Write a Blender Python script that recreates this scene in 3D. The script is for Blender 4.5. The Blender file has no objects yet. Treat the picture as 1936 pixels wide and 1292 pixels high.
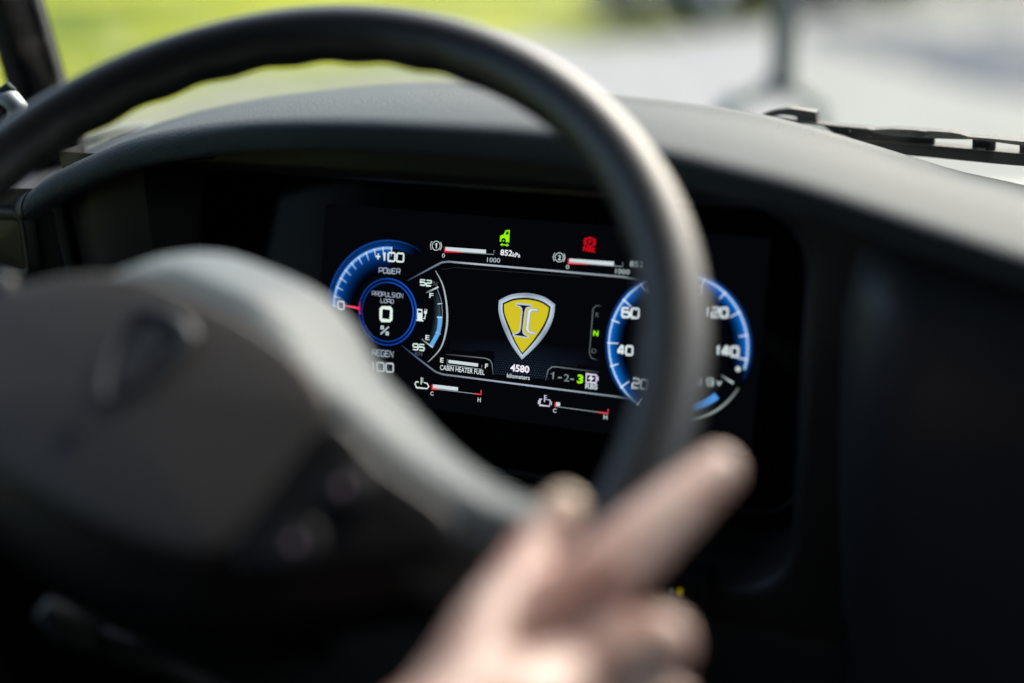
import bpy, bmesh, math, random
from math import sin, cos, pi, radians, sqrt, hypot, atan2
from mathutils import Vector, Matrix
random.seed(7)
S = bpy.context.scene
C = S.collection

# ------------------------------------------------------------------ camera, world, sun, exposure
EXPO = 1.58
EYE = Vector((0, 0, 2.0))
AX = Matrix(((0.90061824, -0.10668984, -0.42131232),     # rows: vehicle x, y (forward), z in the camera's right / up / forward
             (0.43319487, 0.29856117, 0.85041368),
             (-0.03505701, 0.94840841, -0.31510713)))
FPX = 2689.0
cam = bpy.data.cameras.new('camera'); camo = bpy.data.objects.new('camera', cam); C.objects.link(camo)
r_, u_, f_ = (AX @ Vector(v) for v in ((1, 0, 0), (0, 1, 0), (0, 0, 1)))
camo.matrix_world = Matrix(((r_.x, u_.x, -f_.x, EYE.x), (r_.y, u_.y, -f_.y, EYE.y), (r_.z, u_.z, -f_.z, EYE.z), (0, 0, 0, 1)))
cam.lens = 50; cam.sensor_width = 36; cam.clip_start = .02; cam.clip_end = 2000
cam.dof.use_dof = True; cam.dof.focus_distance = .93; cam.dof.aperture_fstop = 1.4; cam.dof.aperture_blades = 9
S.camera = camo
W = bpy.data.worlds.new("World"); S.world = W; W.use_nodes = True
nt = W.node_tree; bg = nt.nodes['Background']; sky = nt.nodes.new('ShaderNodeTexSky')
sky.sky_type = 'NISHITA'; sky.sun_disc = False
SUN_EL, SUN_AZ = radians(38), radians(10)                # hazy sun ahead of the bus, behind thin cloud
sky.sun_elevation = SUN_EL; sky.sun_rotation = SUN_AZ
sky.air_density = 1.0; sky.dust_density = 3.5
nt.links.new(sky.outputs[0], bg.inputs[0]); bg.inputs[1].default_value = .15
sl = bpy.data.lights.new('sun', 'SUN'); sl.energy = 1.3; sl.angle = radians(40); sl.color = (1, .965, .89)
so = bpy.data.objects.new('sun', sl); C.objects.link(so)
sd = Vector((sin(SUN_AZ) * cos(SUN_EL), cos(SUN_AZ) * cos(SUN_EL), sin(SUN_EL)))
so.rotation_euler = sd.to_track_quat('Z', 'Y').to_euler(); so.location = (3, -6, 12)
S.view_settings.view_transform = 'Standard'; S.view_settings.look = 'None'
S.view_settings.exposure = EXPO; S.view_settings.gamma = 1
S.render.engine = 'CYCLES'
S.cycles.use_denoising = True
try: S.cycles.denoiser = 'OPENIMAGEDENOISE'
except Exception: pass
S.cycles.max_bounces = 8; S.cycles.transparent_max_bounces = 12
S.cycles.sample_clamp_indirect = 8

# ------------------------------------------------------------------ helpers
def ray(px, py):
    return AX @ Vector(((px - 968) / FPX, -(py - 646) / FPX, 1))
def at(px, py, Y):                                      # point on the vertical plane y = Y
    d = ray(px, py); return EYE + d * (Y / d.y)
def deep(px, py, d):                                    # point at camera depth d
    return EYE + ray(px, py) * d
def tag(o, label=None, cat=None, group=None, kind=None):
    for k, v in (('label', label), ('category', cat), ('group', group), ('kind', kind)):
        if v: o[k] = v
    return o
def empty(name, loc, label, cat, group=None, mat=None):
    o = bpy.data.objects.new(name, None); C.objects.link(o); o.empty_display_size = .05
    if mat: o.matrix_world = mat
    else: o.location = loc
    return tag(o, label, cat, group)
def obj(name, vs, fs, mat, parent=None, smooth=True, cols=None, sharp=None):
    me = bpy.data.meshes.new(name); me.from_pydata([tuple(v) for v in vs], [], fs)
    me.materials.append(mat)
    if smooth: me.polygons.foreach_set('use_smooth', [True] * len(me.polygons))
    if cols:
        a = me.color_attributes.new('Col', 'FLOAT_COLOR', 'POINT')
        a.data.foreach_set('color', [c for k in cols for c in (*k, 1)])
    me.update()
    if sharp and smooth: me.set_sharp_from_angle(angle=radians(sharp))
    o = bpy.data.objects.new(name, me); C.objects.link(o)
    if parent:
        o.parent = parent
    return o
def world_child(name, vs, fs, mat, parent, **k):        # vertices given in vehicle space, stored relative to the parent
    inv = parent.matrix_world.inverted() if parent.matrix_world != Matrix() else Matrix()
    return obj(name, [inv @ Vector(v) for v in vs], fs, mat, parent, **k)
def bevel(o, w, seg=2, ang=35):
    m = o.modifiers.new('bevel', 'BEVEL'); m.width = w; m.segments = seg; m.limit_method = 'ANGLE'; m.angle_limit = radians(ang)
    return o
def grid(rows, closed_u=False, closed_v=False, cap=False):
    n, m = len(rows), len(rows[0]); vs = [p for r in rows for p in r]; fs = []
    for i in range(n if closed_v else n - 1):
        for j in range(m if closed_u else m - 1):
            a, b = i * m + j, i * m + (j + 1) % m; c, d = ((i + 1) % n) * m + (j + 1) % m, ((i + 1) % n) * m + j
            fs.append((a, b, c, d))
    if cap: fs += [tuple(reversed(range(m))), tuple(range((n - 1) * m, n * m))]
    return vs, fs
def box(x0, x1, y0, y1, z0, z1):
    vs = [(x, y, z) for x in (x0, x1) for y in (y0, y1) for z in (z0, z1)]
    return vs, [(0, 1, 3, 2), (4, 6, 7, 5), (0, 4, 5, 1), (2, 3, 7, 6), (0, 2, 6, 4), (1, 5, 7, 3)]
def join(*parts):
    V, F = [], []
    for v, f in parts:
        n = len(V); V += list(v); F += [tuple(i + n for i in q) for q in f]
    return V, F
def tube(pts, rad, seg=16, closed=False, prof=None):
    pts = [Vector(p) for p in pts]; n = len(pts); rows = []
    if not hasattr(rad, '__len__'): rad = [rad] * n
    up = None
    for i, p in enumerate(pts):
        a = pts[(i - 1) % n] if closed or i else pts[i]; b = pts[(i + 1) % n] if closed or i < n - 1 else pts[i]
        t = (b - a).normalized()
        if up is None:
            up = t.orthogonal().normalized()
        up = (up - t * up.dot(t)).normalized(); s = t.cross(up)
        rows.append([p + (up * cos(q) + s * sin(q)) * rad[i] for q in (2 * pi * k / seg for k in range(seg))])
    return grid(rows, closed_u=True, closed_v=closed, cap=not closed)
def catmull(pts, n=8, closed=False):
    pts = [Vector(p) for p in pts]; out = []; N = len(pts)
    for i in range(N if closed else N - 1):
        g = (lambda k: pts[k % N]) if closed else (lambda k: pts[max(0, min(N - 1, k))])
        p0, p1, p2, p3 = g(i - 1), g(i), g(i + 1), g(i + 2)
        for k in range(n):
            t = k / n
            out.append(.5 * ((2 * p1) + (p2 - p0) * t + (2 * p0 - 5 * p1 + 4 * p2 - p3) * t * t + (3 * p1 - p0 - 3 * p2 + p3) * t ** 3))
    if not closed: out.append(pts[-1])
    return out
def interp(tab, x):
    if x <= tab[0][0]: return tab[0][1]
    for (a, b), (c, d) in zip(tab, tab[1:]):
        if x <= c:
            t = (x - a) / (c - a); return b + (d - b) * t
    return tab[-1][1]
def smoothtab(tab, n=6):
    return [tuple(p) for p in catmull([Vector(p) for p in tab], n)]
def rrect(x0, x1, y0, y1, r, n=6):
    out = []
    for cx, cy, a0 in ((x1 - r, y1 - r, 0), (x0 + r, y1 - r, 90), (x0 + r, y0 + r, 180), (x1 - r, y0 + r, 270)):
        for k in range(n + 1):
            a = radians(a0 + 90 * k / n); out.append((cx + r * cos(a), cy + r * sin(a)))
    return out

# ------------------------------------------------------------------ materials
def mat(name, col, rough=.5, metal=0, spec=.5, bump=None, var=None, coat=0, sss=0, trans=0, stretch=None):
    m = bpy.data.materials.new(name); m.use_nodes = True; t = m.node_tree; b = t.nodes['Principled BSDF']
    b.inputs['Base Color'].default_value = (*col, 1); b.inputs['Roughness'].default_value = rough
    b.inputs['Metallic'].default_value = metal; b.inputs['Specular IOR Level'].default_value = spec
    b.inputs['Coat Weight'].default_value = coat
    if sss: b.inputs['Subsurface Weight'].default_value = sss; b.inputs['Subsurface Radius'].default_value = (.012, .005, .003); b.inputs['Subsurface Scale'].default_value = 1
    tc = t.nodes.new('ShaderNodeTexCoord')
    src = tc.outputs['Object']
    if bump:                                            # (scale, strength, distance)
        nz = t.nodes.new('ShaderNodeTexNoise'); nz.inputs['Scale'].default_value = bump[0]; nz.inputs['Detail'].default_value = 3
        t.links.new(src, nz.inputs['Vector'])
        bp = t.nodes.new('ShaderNodeBump'); bp.inputs['Strength'].default_value = bump[1]; bp.inputs['Distance'].default_value = bump[2]
        t.links.new(nz.outputs['Fac'], bp.inputs['Height']); t.links.new(bp.outputs[0], b.inputs['Normal'])
    if var:                                             # (scale, colour2, lo, hi)
        nz = t.nodes.new('ShaderNodeTexNoise'); nz.inputs['Scale'].default_value = var[0]; nz.inputs['Detail'].default_value = 5
        t.links.new(src, nz.inputs['Vector'])
        mr = t.nodes.new('ShaderNodeMapRange'); mr.inputs[1].default_value = var[2]; mr.inputs[2].default_value = var[3]
        t.links.new(nz.outputs['Fac'], mr.inputs[0])
        mx = t.nodes.new('ShaderNodeMix'); mx.data_type = 'RGBA'
        mx.inputs['A'].default_value = (*col, 1); mx.inputs['B'].default_value = (*var[1], 1)
        t.links.new(mr.outputs[0], mx.inputs['Factor']); t.links.new(mx.outputs['Result'], b.inputs['Base Color'])
    return m
def emis(name):
    m = bpy.data.materials.new(name); m.use_nodes = True; t = m.node_tree
    for n in list(t.nodes): t.nodes.remove(n)
    o = t.nodes.new('ShaderNodeOutputMaterial'); e = t.nodes.new('ShaderNodeEmission'); a = t.nodes.new('ShaderNodeAttribute')
    a.attribute_name = 'Col'; e.inputs[1].default_value = 1 / 2 ** EXPO
    t.links.new(a.outputs['Color'], e.inputs[0]); t.links.new(e.outputs[0], o.inputs[0]); return m

M = {}
M['dash'] = mat('dash_soft_plastic', (.046, .060, .066), .66, spec=.18, bump=(520, .6, .0014), var=(6, (.057, .071, .077), .35, .65))
M['dash_low'] = mat('dash_hard_plastic', (.016, .016, .017), .55, bump=(1100, .2, .0004))
M['side'] = mat('centre_panel_satin_plastic', (.034, .039, .048), .42, bump=(900, .15, .0003))
M['fascia'] = mat('fascia_plastic', (.010, .0095, .0085), .5, bump=(900, .3, .0005))
M['gloss'] = mat('black_gloss_glass', (.002, .002, .0025), .10, spec=.06)
M['bezel'] = mat('bezel_satin_black', (.004, .004, .004), .55, spec=.2)
M['wheel'] = mat('wheel_rim_polyurethane', (.013, .0145, .014), .44, spec=.62, bump=(1500, .2, .0003))
M['hub'] = mat('wheel_hub_plastic', (.135, .158, .166), .50, spec=.35, bump=(1500, .2, .0003))
M['pad'] = mat('airbag_cover_vinyl', (.050, .042, .036), .6, bump=(1300, .3, .0004))
M['pod'] = mat('switch_pod_black', (.008, .008, .009), .38)
M['icon'] = mat('switch_icon_print', (.40, .28, .33), .5)
M['emblem'] = mat('emblem_grey_metal', (.085, .085, .088), .38, metal=.2)
M['emblem_dark'] = mat('emblem_dark_field', (.026, .025, .024), .5)
M['trim'] = mat('cab_trim_dark', (.005, .005, .005), .85, spec=.15, bump=(300, .2, .0006))
M['lining'] = mat('cab_lining_dark', (.016, .016, .015), .85, var=(3, (.022, .021, .02), .3, .7))
M['rubber'] = mat('wiper_rubber', (.010, .012, .013), .55, bump=(700, .4, .0003))
M['wiperm'] = mat('wiper_painted_steel', (.035, .040, .042), .65, spec=.25, var=(60, (.055, .058, .055), .45, .75))
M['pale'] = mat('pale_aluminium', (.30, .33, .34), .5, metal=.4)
M['skin'] = mat('skin', (.48, .335, .285), .40, sss=.1, bump=(260, .45, .0008), var=(34, (.34, .17, .13), .42, .60))
M['nail'] = mat('fingernail', (.60, .47, .36), .28)
M['sleeve'] = mat('sleeve_cloth', (.02, .022, .03), .9, bump=(1500, .5, .0005))
M['grass'] = mat('grass', (.30, .315, .022), .9, spec=.04, var=(.38, (.085, .125, .018), .44, .60), bump=(8, .6, .05))
M['verge'] = mat('gravelly_verge', (.20, .215, .13), .9, spec=.05, var=(.7, (.20, .20, .16), .4, .65), bump=(20, .5, .02))
M['pave'] = mat('pale_concrete', (.26, .265, .235), .85, spec=.08, var=(.6, (.23, .235, .205), .35, .7), bump=(30, .3, .005))
M['asph'] = mat('bluish_asphalt', (.045, .058, .072), .85, spec=.08, var=(.8, (.07, .085, .10), .35, .7))  # bluish shadow on the road, put into the colour
M['asph2'] = mat('weathered_asphalt', (.105, .11, .09), .85, spec=.08, var=(.8, (.14, .14, .12), .35, .7))  # shade over the far road, given as a darker colour
M['walk'] = mat('light_pavement', (.285, .28, .27), .85, spec=.08, var=(.5, (.25, .245, .235), .35, .7))
M['hedge'] = mat('hedge_leaves', (.055, .085, .02), .8, var=(12, (.09, .13, .03), .3, .7))
M['busp'] = mat('white_bus_paint', (.72, .71, .66), .3, coat=.6)
M['carp'] = mat('dark_car_paint', (.018, .022, .028), .3, coat=.8)
M['tyre'] = mat('tyre_rubber', (.012, .012, .012), .8)
M['mast'] = mat('mirror_arm_black', (.06, .07, .066), .6)
M['legm'] = mat('mirror_strut_grey', (.19, .22, .19), .5)
M['chrome'] = mat('mirror_glass', (.6, .62, .63), .08, metal=1)
M['print'] = emis('lit_display_print')
M['legend'] = mat('switch_legend_print', (.12, .13, .14), .5)

# windscreen glass: clear sheet with a little reflection and dust that thickens in places
g = bpy.data.materials.new('windscreen_glass'); g.use_nodes = True; t = g.node_tree
for n in list(t.nodes): t.nodes.remove(n)
out = t.nodes.new('ShaderNodeOutputMaterial'); tr = t.nodes.new('ShaderNodeBsdfTransparent'); tr.inputs[0].default_value = (.93, .955, .935, 1)
gl = t.nodes.new('ShaderNodeBsdfGlossy'); gl.inputs['Roughness'].default_value = .02
fr = t.nodes.new('ShaderNodeFresnel'); fr.inputs[0].default_value = 1.18
mx = t.nodes.new('ShaderNodeMixShader'); t.links.new(fr.outputs[0], mx.inputs[0]); t.links.new(tr.outputs[0], mx.inputs[1]); t.links.new(gl.outputs[0], mx.inputs[2])
df = t.nodes.new('ShaderNodeBsdfTranslucent'); df.inputs[0].default_value = (.6, .6, .55, 1)
tc = t.nodes.new('ShaderNodeTexCoord')
n1 = t.nodes.new('ShaderNodeTexNoise'); n1.inputs['Scale'].default_value = 420; n1.inputs['Detail'].default_value = 2
n2 = t.nodes.new('ShaderNodeTexNoise'); n2.inputs['Scale'].default_value = 7; n2.inputs['Detail'].default_value = 4; n2.inputs['Distortion'].default_value = 1.5
for n in (n1, n2): t.links.new(tc.outputs['Object'], n.inputs['Vector'])
m1 = t.nodes.new('ShaderNodeMapRange'); m1.inputs[1].default_value = .70; m1.inputs[2].default_value = .74; m1.inputs[4].default_value = .09; t.links.new(n1.outputs['Fac'], m1.inputs[0])
m2 = t.nodes.new('ShaderNodeMapRange'); m2.inputs[1].default_value = .45; m2.inputs[2].default_value = .8; m2.inputs[4].default_value = .05; t.links.new(n2.outputs['Fac'], m2.inputs[0])
mm = t.nodes.new('ShaderNodeMath'); mm.operation = 'ADD'; t.links.new(m1.outputs[0], mm.inputs[0]); t.links.new(m2.outputs[0], mm.inputs[1])
mx2 = t.nodes.new('ShaderNodeMixShader'); t.links.new(mm.outputs[0], mx2.inputs[0]); t.links.new(mx.outputs[0], mx2.inputs[1]); t.links.new(df.outputs[0], mx2.inputs[2])
t.links.new(mx2.outputs[0], out.inputs[0]); M['glass'] = g

# ------------------------------------------------------------------ the place outside
def sheet(name, pts, z, m):
    o = obj(name, [(x, y, z) for x, y in pts], [tuple(range(len(pts)))], m, smooth=False); return tag(o, kind='structure')
sheet('ground', [(-250, -250), (250, -250), (250, 400), (-250, 400)], 0, M['grass'])
def gp(px, py):
    d = ray(px, py); s = -EYE.z / d.z; p = EYE + d * s; return (p.x, p.y)
edge = [gp(1000, 74), gp(1100, 84), gp(1217, 80), gp(1340, 62), gp(1464, 44)]
sheet('pavement', [(-6.5, -30), (-7.6, 6)] + edge + [gp(1530, 14), gp(1700, 6), (6, 22.5), (30, 24), (30, -30)], .004, M['walk'])
sheet('road', [gp(1505, 260), gp(1500, 150), gp(1520, 40), gp(1700, 12), (6, 22), (30, 23), (30, 2), (2, 2)], .008, M['pave'])
sheet('asphalt_strip', [gp(1540, 50), gp(1720, 58), gp(1800, 72), gp(1936, 86), gp(2300, 112), gp(2300, 245), gp(1936, 188), gp(1800, 158), gp(1690, 124), gp(1540, 84)], .012, M['asph'])  # shadow band across the road, drawn as a dark sheet
sheet('far_asphalt', [gp(1500, 30), gp(1620, 26), gp(1800, 34), gp(2400, 60), gp(2400, -60), (6, 40), (-6, 40), gp(1500, -20)], .010, M['asph2'])  # far ground in shade, painted as a darker flat sheet
sheet('drain_strip', [gp(1840, 58), gp(2300, 66), gp(2300, 92), gp(1850, 76)], .016, M['asph'])  # narrow far shadow, also a dark sheet laid on the road

sheet('verge', [gp(-60, 330), gp(120, 232), gp(420, 146), gp(640, 128), gp(860, 122), gp(960, 136), gp(900, 230), gp(600, 400), gp(200, 600)], .02, M['verge'])
# a clipped hedge at the far side of the pavement
def hedge(name, x0, x1, y0, y1, h, label):
    V, F = [], []
    for k in range(2600):
        x, y, z = random.uniform(x0, x1), random.uniform(y0, y1), h * random.random() ** .7
        a = random.uniform(0, 2 * pi); s = random.uniform(.04, .09); q = Vector((x, y, z))
        u = Vector((cos(a), sin(a), random.uniform(-.6, .6))) * s; v = u.orthogonal().normalized() * s * .7
        n = len(V); V += [q - u, q + v, q + u, q - v]; F.append((n, n + 1, n + 2, n + 3))
    t_ = empty(name, ((x0 + x1) / 2, (y0 + y1) / 2, 0), label, 'hedge')
    t_.matrix_world = Matrix.Translation(t_.location)
    o = world_child('foliage', V, F, M['hedge'], t_, smooth=False); o['kind'] = 'stuff'
    V, F = box(x0 + .1, x1 - .1, y0 + .1, y1 - .1, 0, h * .8); world_child('twig_core', V, F, M['hedge'], t_, smooth=False)
hx0, hy0 = gp(1330, 6); hx1, hy1 = gp(1720, 2)
hedge('hedge', hx0, hx1, hy0 + .1, hy0 + 1.3, .42, 'low dark green hedge at far edge of the pale pavement')

# dark car whose underside and bumper show at the top of the frame
cx, cy = gp(1175, 54); CT = Matrix.Translation((cx, cy, 0)) @ Matrix.Rotation(radians(-24), 4, 'Z')
car = empty('parked_car', (0, 0, 0), 'dark parked car on the grass seen head-on beyond the windscreen', 'car', mat=CT)
def sect(y, w, z0, z1, t_):
    return [(-w, y, z0), (-w * 1.0, y, (z0 + z1) * .5), (-w * t_, y, z1), (0, y, z1 + .03), (w * t_, y, z1), (w, y, (z0 + z1) * .5), (w, y, z0), (0, y, z0)]
rows = [sect(y, w, z0, z1, t_) for y, w, z0, z1, t_ in ((0, .72, .34, .62, .9), (.08, .80, .26, .74, .9), (.5, .86, .24, .88, .9), (1.1, .88, .24, .98, .88), (1.7, .88, .24, 1.42, .72), (2.6, .88, .24, 1.5, .74), (3.4, .87, .24, 1.42, .72), (4.0, .86, .26, 1.02, .86), (4.25, .78, .34, .9, .88))]
obj('body', *grid(rows, closed_u=True, cap=True), M['carp'], car)
obj('bumper', *join(box(-.74, .74, -.05, .1, .3, .5)), M['mast'], car, smooth=False)
for sx in (-1, 1):
    obj('headlight', *box(sx * .5 - .15, sx * .5 + .15, -.01, .1, .6, .7), M['chrome'], car, smooth=False)
    for wy in (.75, 3.45):
        w_ = obj('wheel', *tube([(sx * .72, wy, .32), (sx * .9, wy, .32)], .32, 24), M['tyre'], car)
        obj('rim', *tube([(sx * .895, wy, .32), (sx * .91, wy, .32)], .2, 16), M['pale'], w_)

# ------------------------------------------------------------------ the bus round the camera
def ywin(x, z): 
    b = interp(WB, x); return b - (z - 1.8) * .22
WB = smoothtab([(-.845, .868), (-.80, .895), (-.6, .945), (-.3, .972), (0, .985), (.3, .99), (.6, .985), (.9, .972), (1.2, .945), (1.40, .895), (1.445, .868)])
rows = [[(x, ywin(x, z), z) for x in [-.845 + 2.29 * k / 60 for k in range(61)]] for z in (1.70, 1.9, 2.1, 2.3, 2.5, 2.62)]
ws = empty('windscreen', (.3, .98, 1.7), 'wide clear windscreen with faint dust above the dashboard', 'windscreen')
ws.matrix_world = Matrix.Translation((.3, .98, 1.7))
world_child('glass', *grid(rows), M['glass'], ws)
vs = [p for p in tube([(x, ywin(x, 1.70) + .006, 1.705) for x in [-.845 + 2.29 * k / 60 for k in range(61)]], .012, 8)[0]]
world_child('rubber_seal', *tube([(x, ywin(x, 1.70) + .006, 1.705) for x in [-.845 + 2.29 * k / 60 for k in range(61)]], .012, 8), M['rubber'], ws)

def struct(name, vf, m, smooth=False):
    return tag(obj(name, vf[0], vf[1], m, smooth=smooth), kind='structure')
struct('floor', box(-.92, 1.52, -2.6, .95, .85, .9), M['lining'])
struct('ceiling', box(-.95, 1.55, -2.6, .80, 2.62, 2.66), M['lining'])
struct('wall_back', box(-.92, 1.52, -2.62, -2.58, .9, 2.62), M['lining'])
struct('wall_left', join(box(-.93, -.89, -2.58, .86, .9, 1.72), box(-.93, -.89, -2.58, -.20, 1.72, 2.62), box(-.93, -.89, -.20, .86, 2.50, 2.62)), M['lining'])
struct('wall_right', join(box(1.49, 1.53, -2.58, .86, .9, 1.35), box(1.49, 1.53, -2.58, -.4, 1.35, 2.62), box(1.49, 1.53, -.4, .86, 2.5, 2.62)), M['lining'])
struct('wall_front', box(-.93, 1.53, .93, .96, .3, 1.69), M['lining'])
sg = obj('side_window', *box(-.912, -.906, -.20, .855, 1.72, 2.50), M['glass'], smooth=False); tag(sg, "driver's side window glass beyond the black pillar", 'window')
dg = obj('door_window', *box(1.508, 1.514, -.4, .855, 1.35, 2.50), M['glass'], smooth=False); tag(dg, 'tall glass of the passenger door on the right', 'window')

# pillar at the left edge: its right edge runs (35,0) -> (88,168) in the photograph
pl = []
for py in (-900, -300, 0, 90, 168, 330, 520):
    pr = at(35 + 50 * py / 168, py, .862); pl.append((pr.x, pr.z))
pil = empty('windscreen_pillar', (-.86, .86, 1.6), 'black windscreen pillar at the top left beside the grass', 'pillar')
pil.matrix_world = Matrix.Translation((-.86, .86, 1.6))
rows = []
for x, z in pl:
    y = .862
    rows.append([(x, y, z), (x + .001, y + .028, z), (x - .05, y + .03, z), (x - .053, y + .012, z), (x - .034, y - .006, z), (x - .008, y - .012, z)])
rows.reverse()
bevel(world_child('pillar_trim', *grid(rows, closed_u=True, cap=True), M['trim'], pil), .004)
world_child('glass_seal', *tube([(x + .003, .876, z) for x, z in reversed(pl)], .004, 8), M['rubber'], pil)

# rounded fitting clipped to the left side of the pillar
ft = empty('mirror_bracket', (0, 0, 0), 'rounded dark bracket with pale top edge at far left under pillar', 'bracket', mat=Matrix.Translation(deep(0, 195, .95)))
V, F = tube([deep(-120, 196, 1.0), deep(-40, 190, .99), deep(0, 188, .98), deep(22, 191, .975), deep(33, 203, .975), deep(30, 222, .98), deep(10, 240, .985)], [.0075] * 7, 12)
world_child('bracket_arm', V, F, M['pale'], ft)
V, F = tube([deep(-120, 218, .99), deep(-30, 214, .985), deep(12, 212, .98), deep(20, 222, .98)], [.0115, .0115, .0105, .006], 12)
world_child('bracket_body', V, F, M['mast'], ft)
V, F = tube([deep(2, 176, .975), deep(16, 166, .975), deep(26, 175, .975)], [.0035, .0045, .003], 8)
world_child('clip', V, F, M['dash'], ft)

# ------------------------------------------------------------------ dashboard
dash = empty('dashboard', (-.378, .8, 1.6), 'curved grey dashboard hood over the instrument cluster', 'dashboard')
dash.matrix_world = Matrix.Translation((-.378, .8, 1.6))
ZB = smoothtab([(-.72, 1.800), (-.692, 1.817), (-.65, 1.834), (-.61, 1.847), (-.534, 1.860), (-.462, 1.865), (-.381, 1.866), (-.322, 1.865), (-.285, 1.862), (-.248, 1.857), (-.215, 1.851), (-.183, 1.845), (-.132, 1.832), (-.079, 1.818), (-.02, 1.803), (.1, 1.778), (.3, 1.75), (.8, 1.74), (1.3, 1.74)])
A_PX = [(75, 331, .735), (160, 288, .765), (250, 250, .80), (330, 225, .835), (400, 205, .86), (500, 185, .885), (600, 172, .905), (720, 160, .925), (850, 155, .935), (1000, 160, .942), (1150, 178, .948), (1300, 195, .952), (1450, 218, .955), (1620, 265, .957), (1700, 289, .958), (1820, 325, .960), (1936, 350, .962)]
AP = [at(*p) for p in A_PX]
ZA = [(p.x, p.z) for p in AP]; YA = [(p.x, p.y) for p in AP]
ZA += [(.05, 1.765), (.3, 1.745), (1.3, 1.74)]; YA += [(.05, .966), (.3, .97), (.9, .965), (1.3, .93)]
ZA = smoothtab([(-.74, ZA[0][1] - .012)] + ZA, 5); YA = smoothtab([(-.74, .725)] + YA, 5)
# the rear rim is reached by sliding along x as the section goes forward, so that both edges follow their own curves
NX = 150
secs = []
for k in range(NX + 1):
    s = k / NX
    xb = -.712 + s ** 1.3 * 2.1 if False else -.712 + s * 2.1
    zb = interp(ZB, xb)
    a = s; xa = -.712 + s * 2.1
    # at the left end the top narrows to nothing: rear edge x follows its traced curve
    ya, za = interp(YA, xa), interp(ZA, xa)
    crown = .006 * min(1, max(0, (ya - .70) / .2))
    sec = []
    sec.append((xa, ya + .006, 1.45)); sec.append((xa, ya + .012, za - .05)); sec.append((xa, ya + .004, za - .006))
    for q in range(13):
        w = q / 12; y = ya + (.716 - ya) * w
        z = za + (zb - za) * (w * w * (3 - 2 * w)) * 1.0 + crown * sin(pi * w) * .5
        sec.append((xa, y, z))
    for q in range(1, 7):                               # rounded front lip
        lr = .014 - .008 * max(0, min(1, (xa + .66) / .14))
        a_ = q / 6 * pi / 2; sec.append((xa, .716 - .016 * sin(a_), zb - lr * (1 - cos(a_))))
    sec += [(xa, .7005, zb - .016), (xa, .7015, zb - .018), (xa, .704, zb - .020), (xa, .712, zb - .021), (xa, .735, zb - .020), (xa, .76, zb - .018)]
    secs.append([tuple(p) for p in sec])
world_child('dash_top', *grid(secs), M['dash'], dash)
# end cap at the left of the hood with its seam
e0 = secs[0]; n0 = len(e0)
cap_rows = [[(p[0] - d, p[1] + (.74 - p[1]) * s_, p[2] - dz + (1.80 - p[2]) * s_) for p in e0[9:]] for d, s_, dz in ((.0015, .0, .0), (.004, .02, .001), (.012, .12, .004), (.016, .4, .008))]
world_child('hood_end_cap', *grid(cap_rows), M['dash_low'], dash)

def fascia_pt(px, py, Y): return at(px, py, Y)
# fascia with a rounded opening, walls going back to the display glass
op = rrect(-.648, -.187, 1.598, 1.818, .035, 8)
o2_ = []
for i, p in enumerate(op):                              # subdivide the straight runs so the outer edge can follow the arch
    q = op[(i + 1) % len(op)]; m_ = max(1, int(hypot(q[0] - p[0], q[1] - p[1]) / .012))
    o2_ += [(p[0] + (q[0] - p[0]) * k / m_, p[1] + (q[1] - p[1]) * k / m_) for k in range(m_)]
op = o2_
outr = []
for (x, z) in op:
    dx, dz = x + .4175, z - 1.708
    k = max(abs(dx) / .315, abs(dz) / .145) if False else 1
    xo = max(-.712, min(-.150, -.4175 + dx * 1.32))
    outr.append((xo, 1.708 + (dz * 1.16 if dz < 0 else dz / .11 * (interp(ZB, xo) - .017 - 1.708))))
def ring(pts, y, tilt=.0): return [(x, y + (z - 1.7) * tilt, z) for x, z in pts]
def grow(pts, d):
    out_ = []
    for i, (x, z) in enumerate(pts):
        a, b = pts[i - 1], pts[(i + 1) % len(pts)]
        tx, tz = b[0] - a[0], b[1] - a[1]; l = hypot(tx, tz) or 1
        out_.append((x + tz / l * d, z - tx / l * d))
    return out_
rows = [ring(outr, .728, .1), ring(grow(op, .010), .727, .1), ring(grow(op, .004), .729, .1), ring(op, .735, .12), ring(grow(op, -.006), .79, .27), ring(grow(op, -.010), .80, .27)]
world_child('binnacle_surround', *grid(rows, closed_u=True), M['fascia'], dash)
# right-hand centre panel with rounded left corner
pr = []
prof = [(-.172, .785)] + [(-.170 + .05 * (1 - cos(a)), .757 - .048 * sin(a)) for a in [pi / 2 * k / 10 for k in range(11)]] + [(-.06, .708), (.02, .706), (.0235, .712), (.0265, .712), (.03, .706), (.3, .70), (1.1, .70), (1.4, .72)]
for z, dy in ((1.815, .035), (1.80, .012), (1.77, 0), (1.70, -.004), (1.60, -.004), (1.5, .006), (1.35, .035), (1.2, .06)):
    pr.append([(x, y + dy, min(z, interp(ZB, x) - .019 - (1.815 - z) * .02)) for x, y in prof])
world_child('centre_panel', *grid(pr), M['side'], dash)
# lower panel under the cluster
lp = []
for y, z in ((.735, 1.585), (.722, 1.580), (.718, 1.57), (.722, 1.50), (.75, 1.40), (.80, 1.2), (.84, 1.0), (.86, .9)):
    lp.append([(-.90, y + .02, z), (-.72, y, z), (-.6, y, z), (-.4, y, z), (-.15, y, z)])
world_child('lower_panel', *grid(lp), M['dash_low'], dash)
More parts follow.
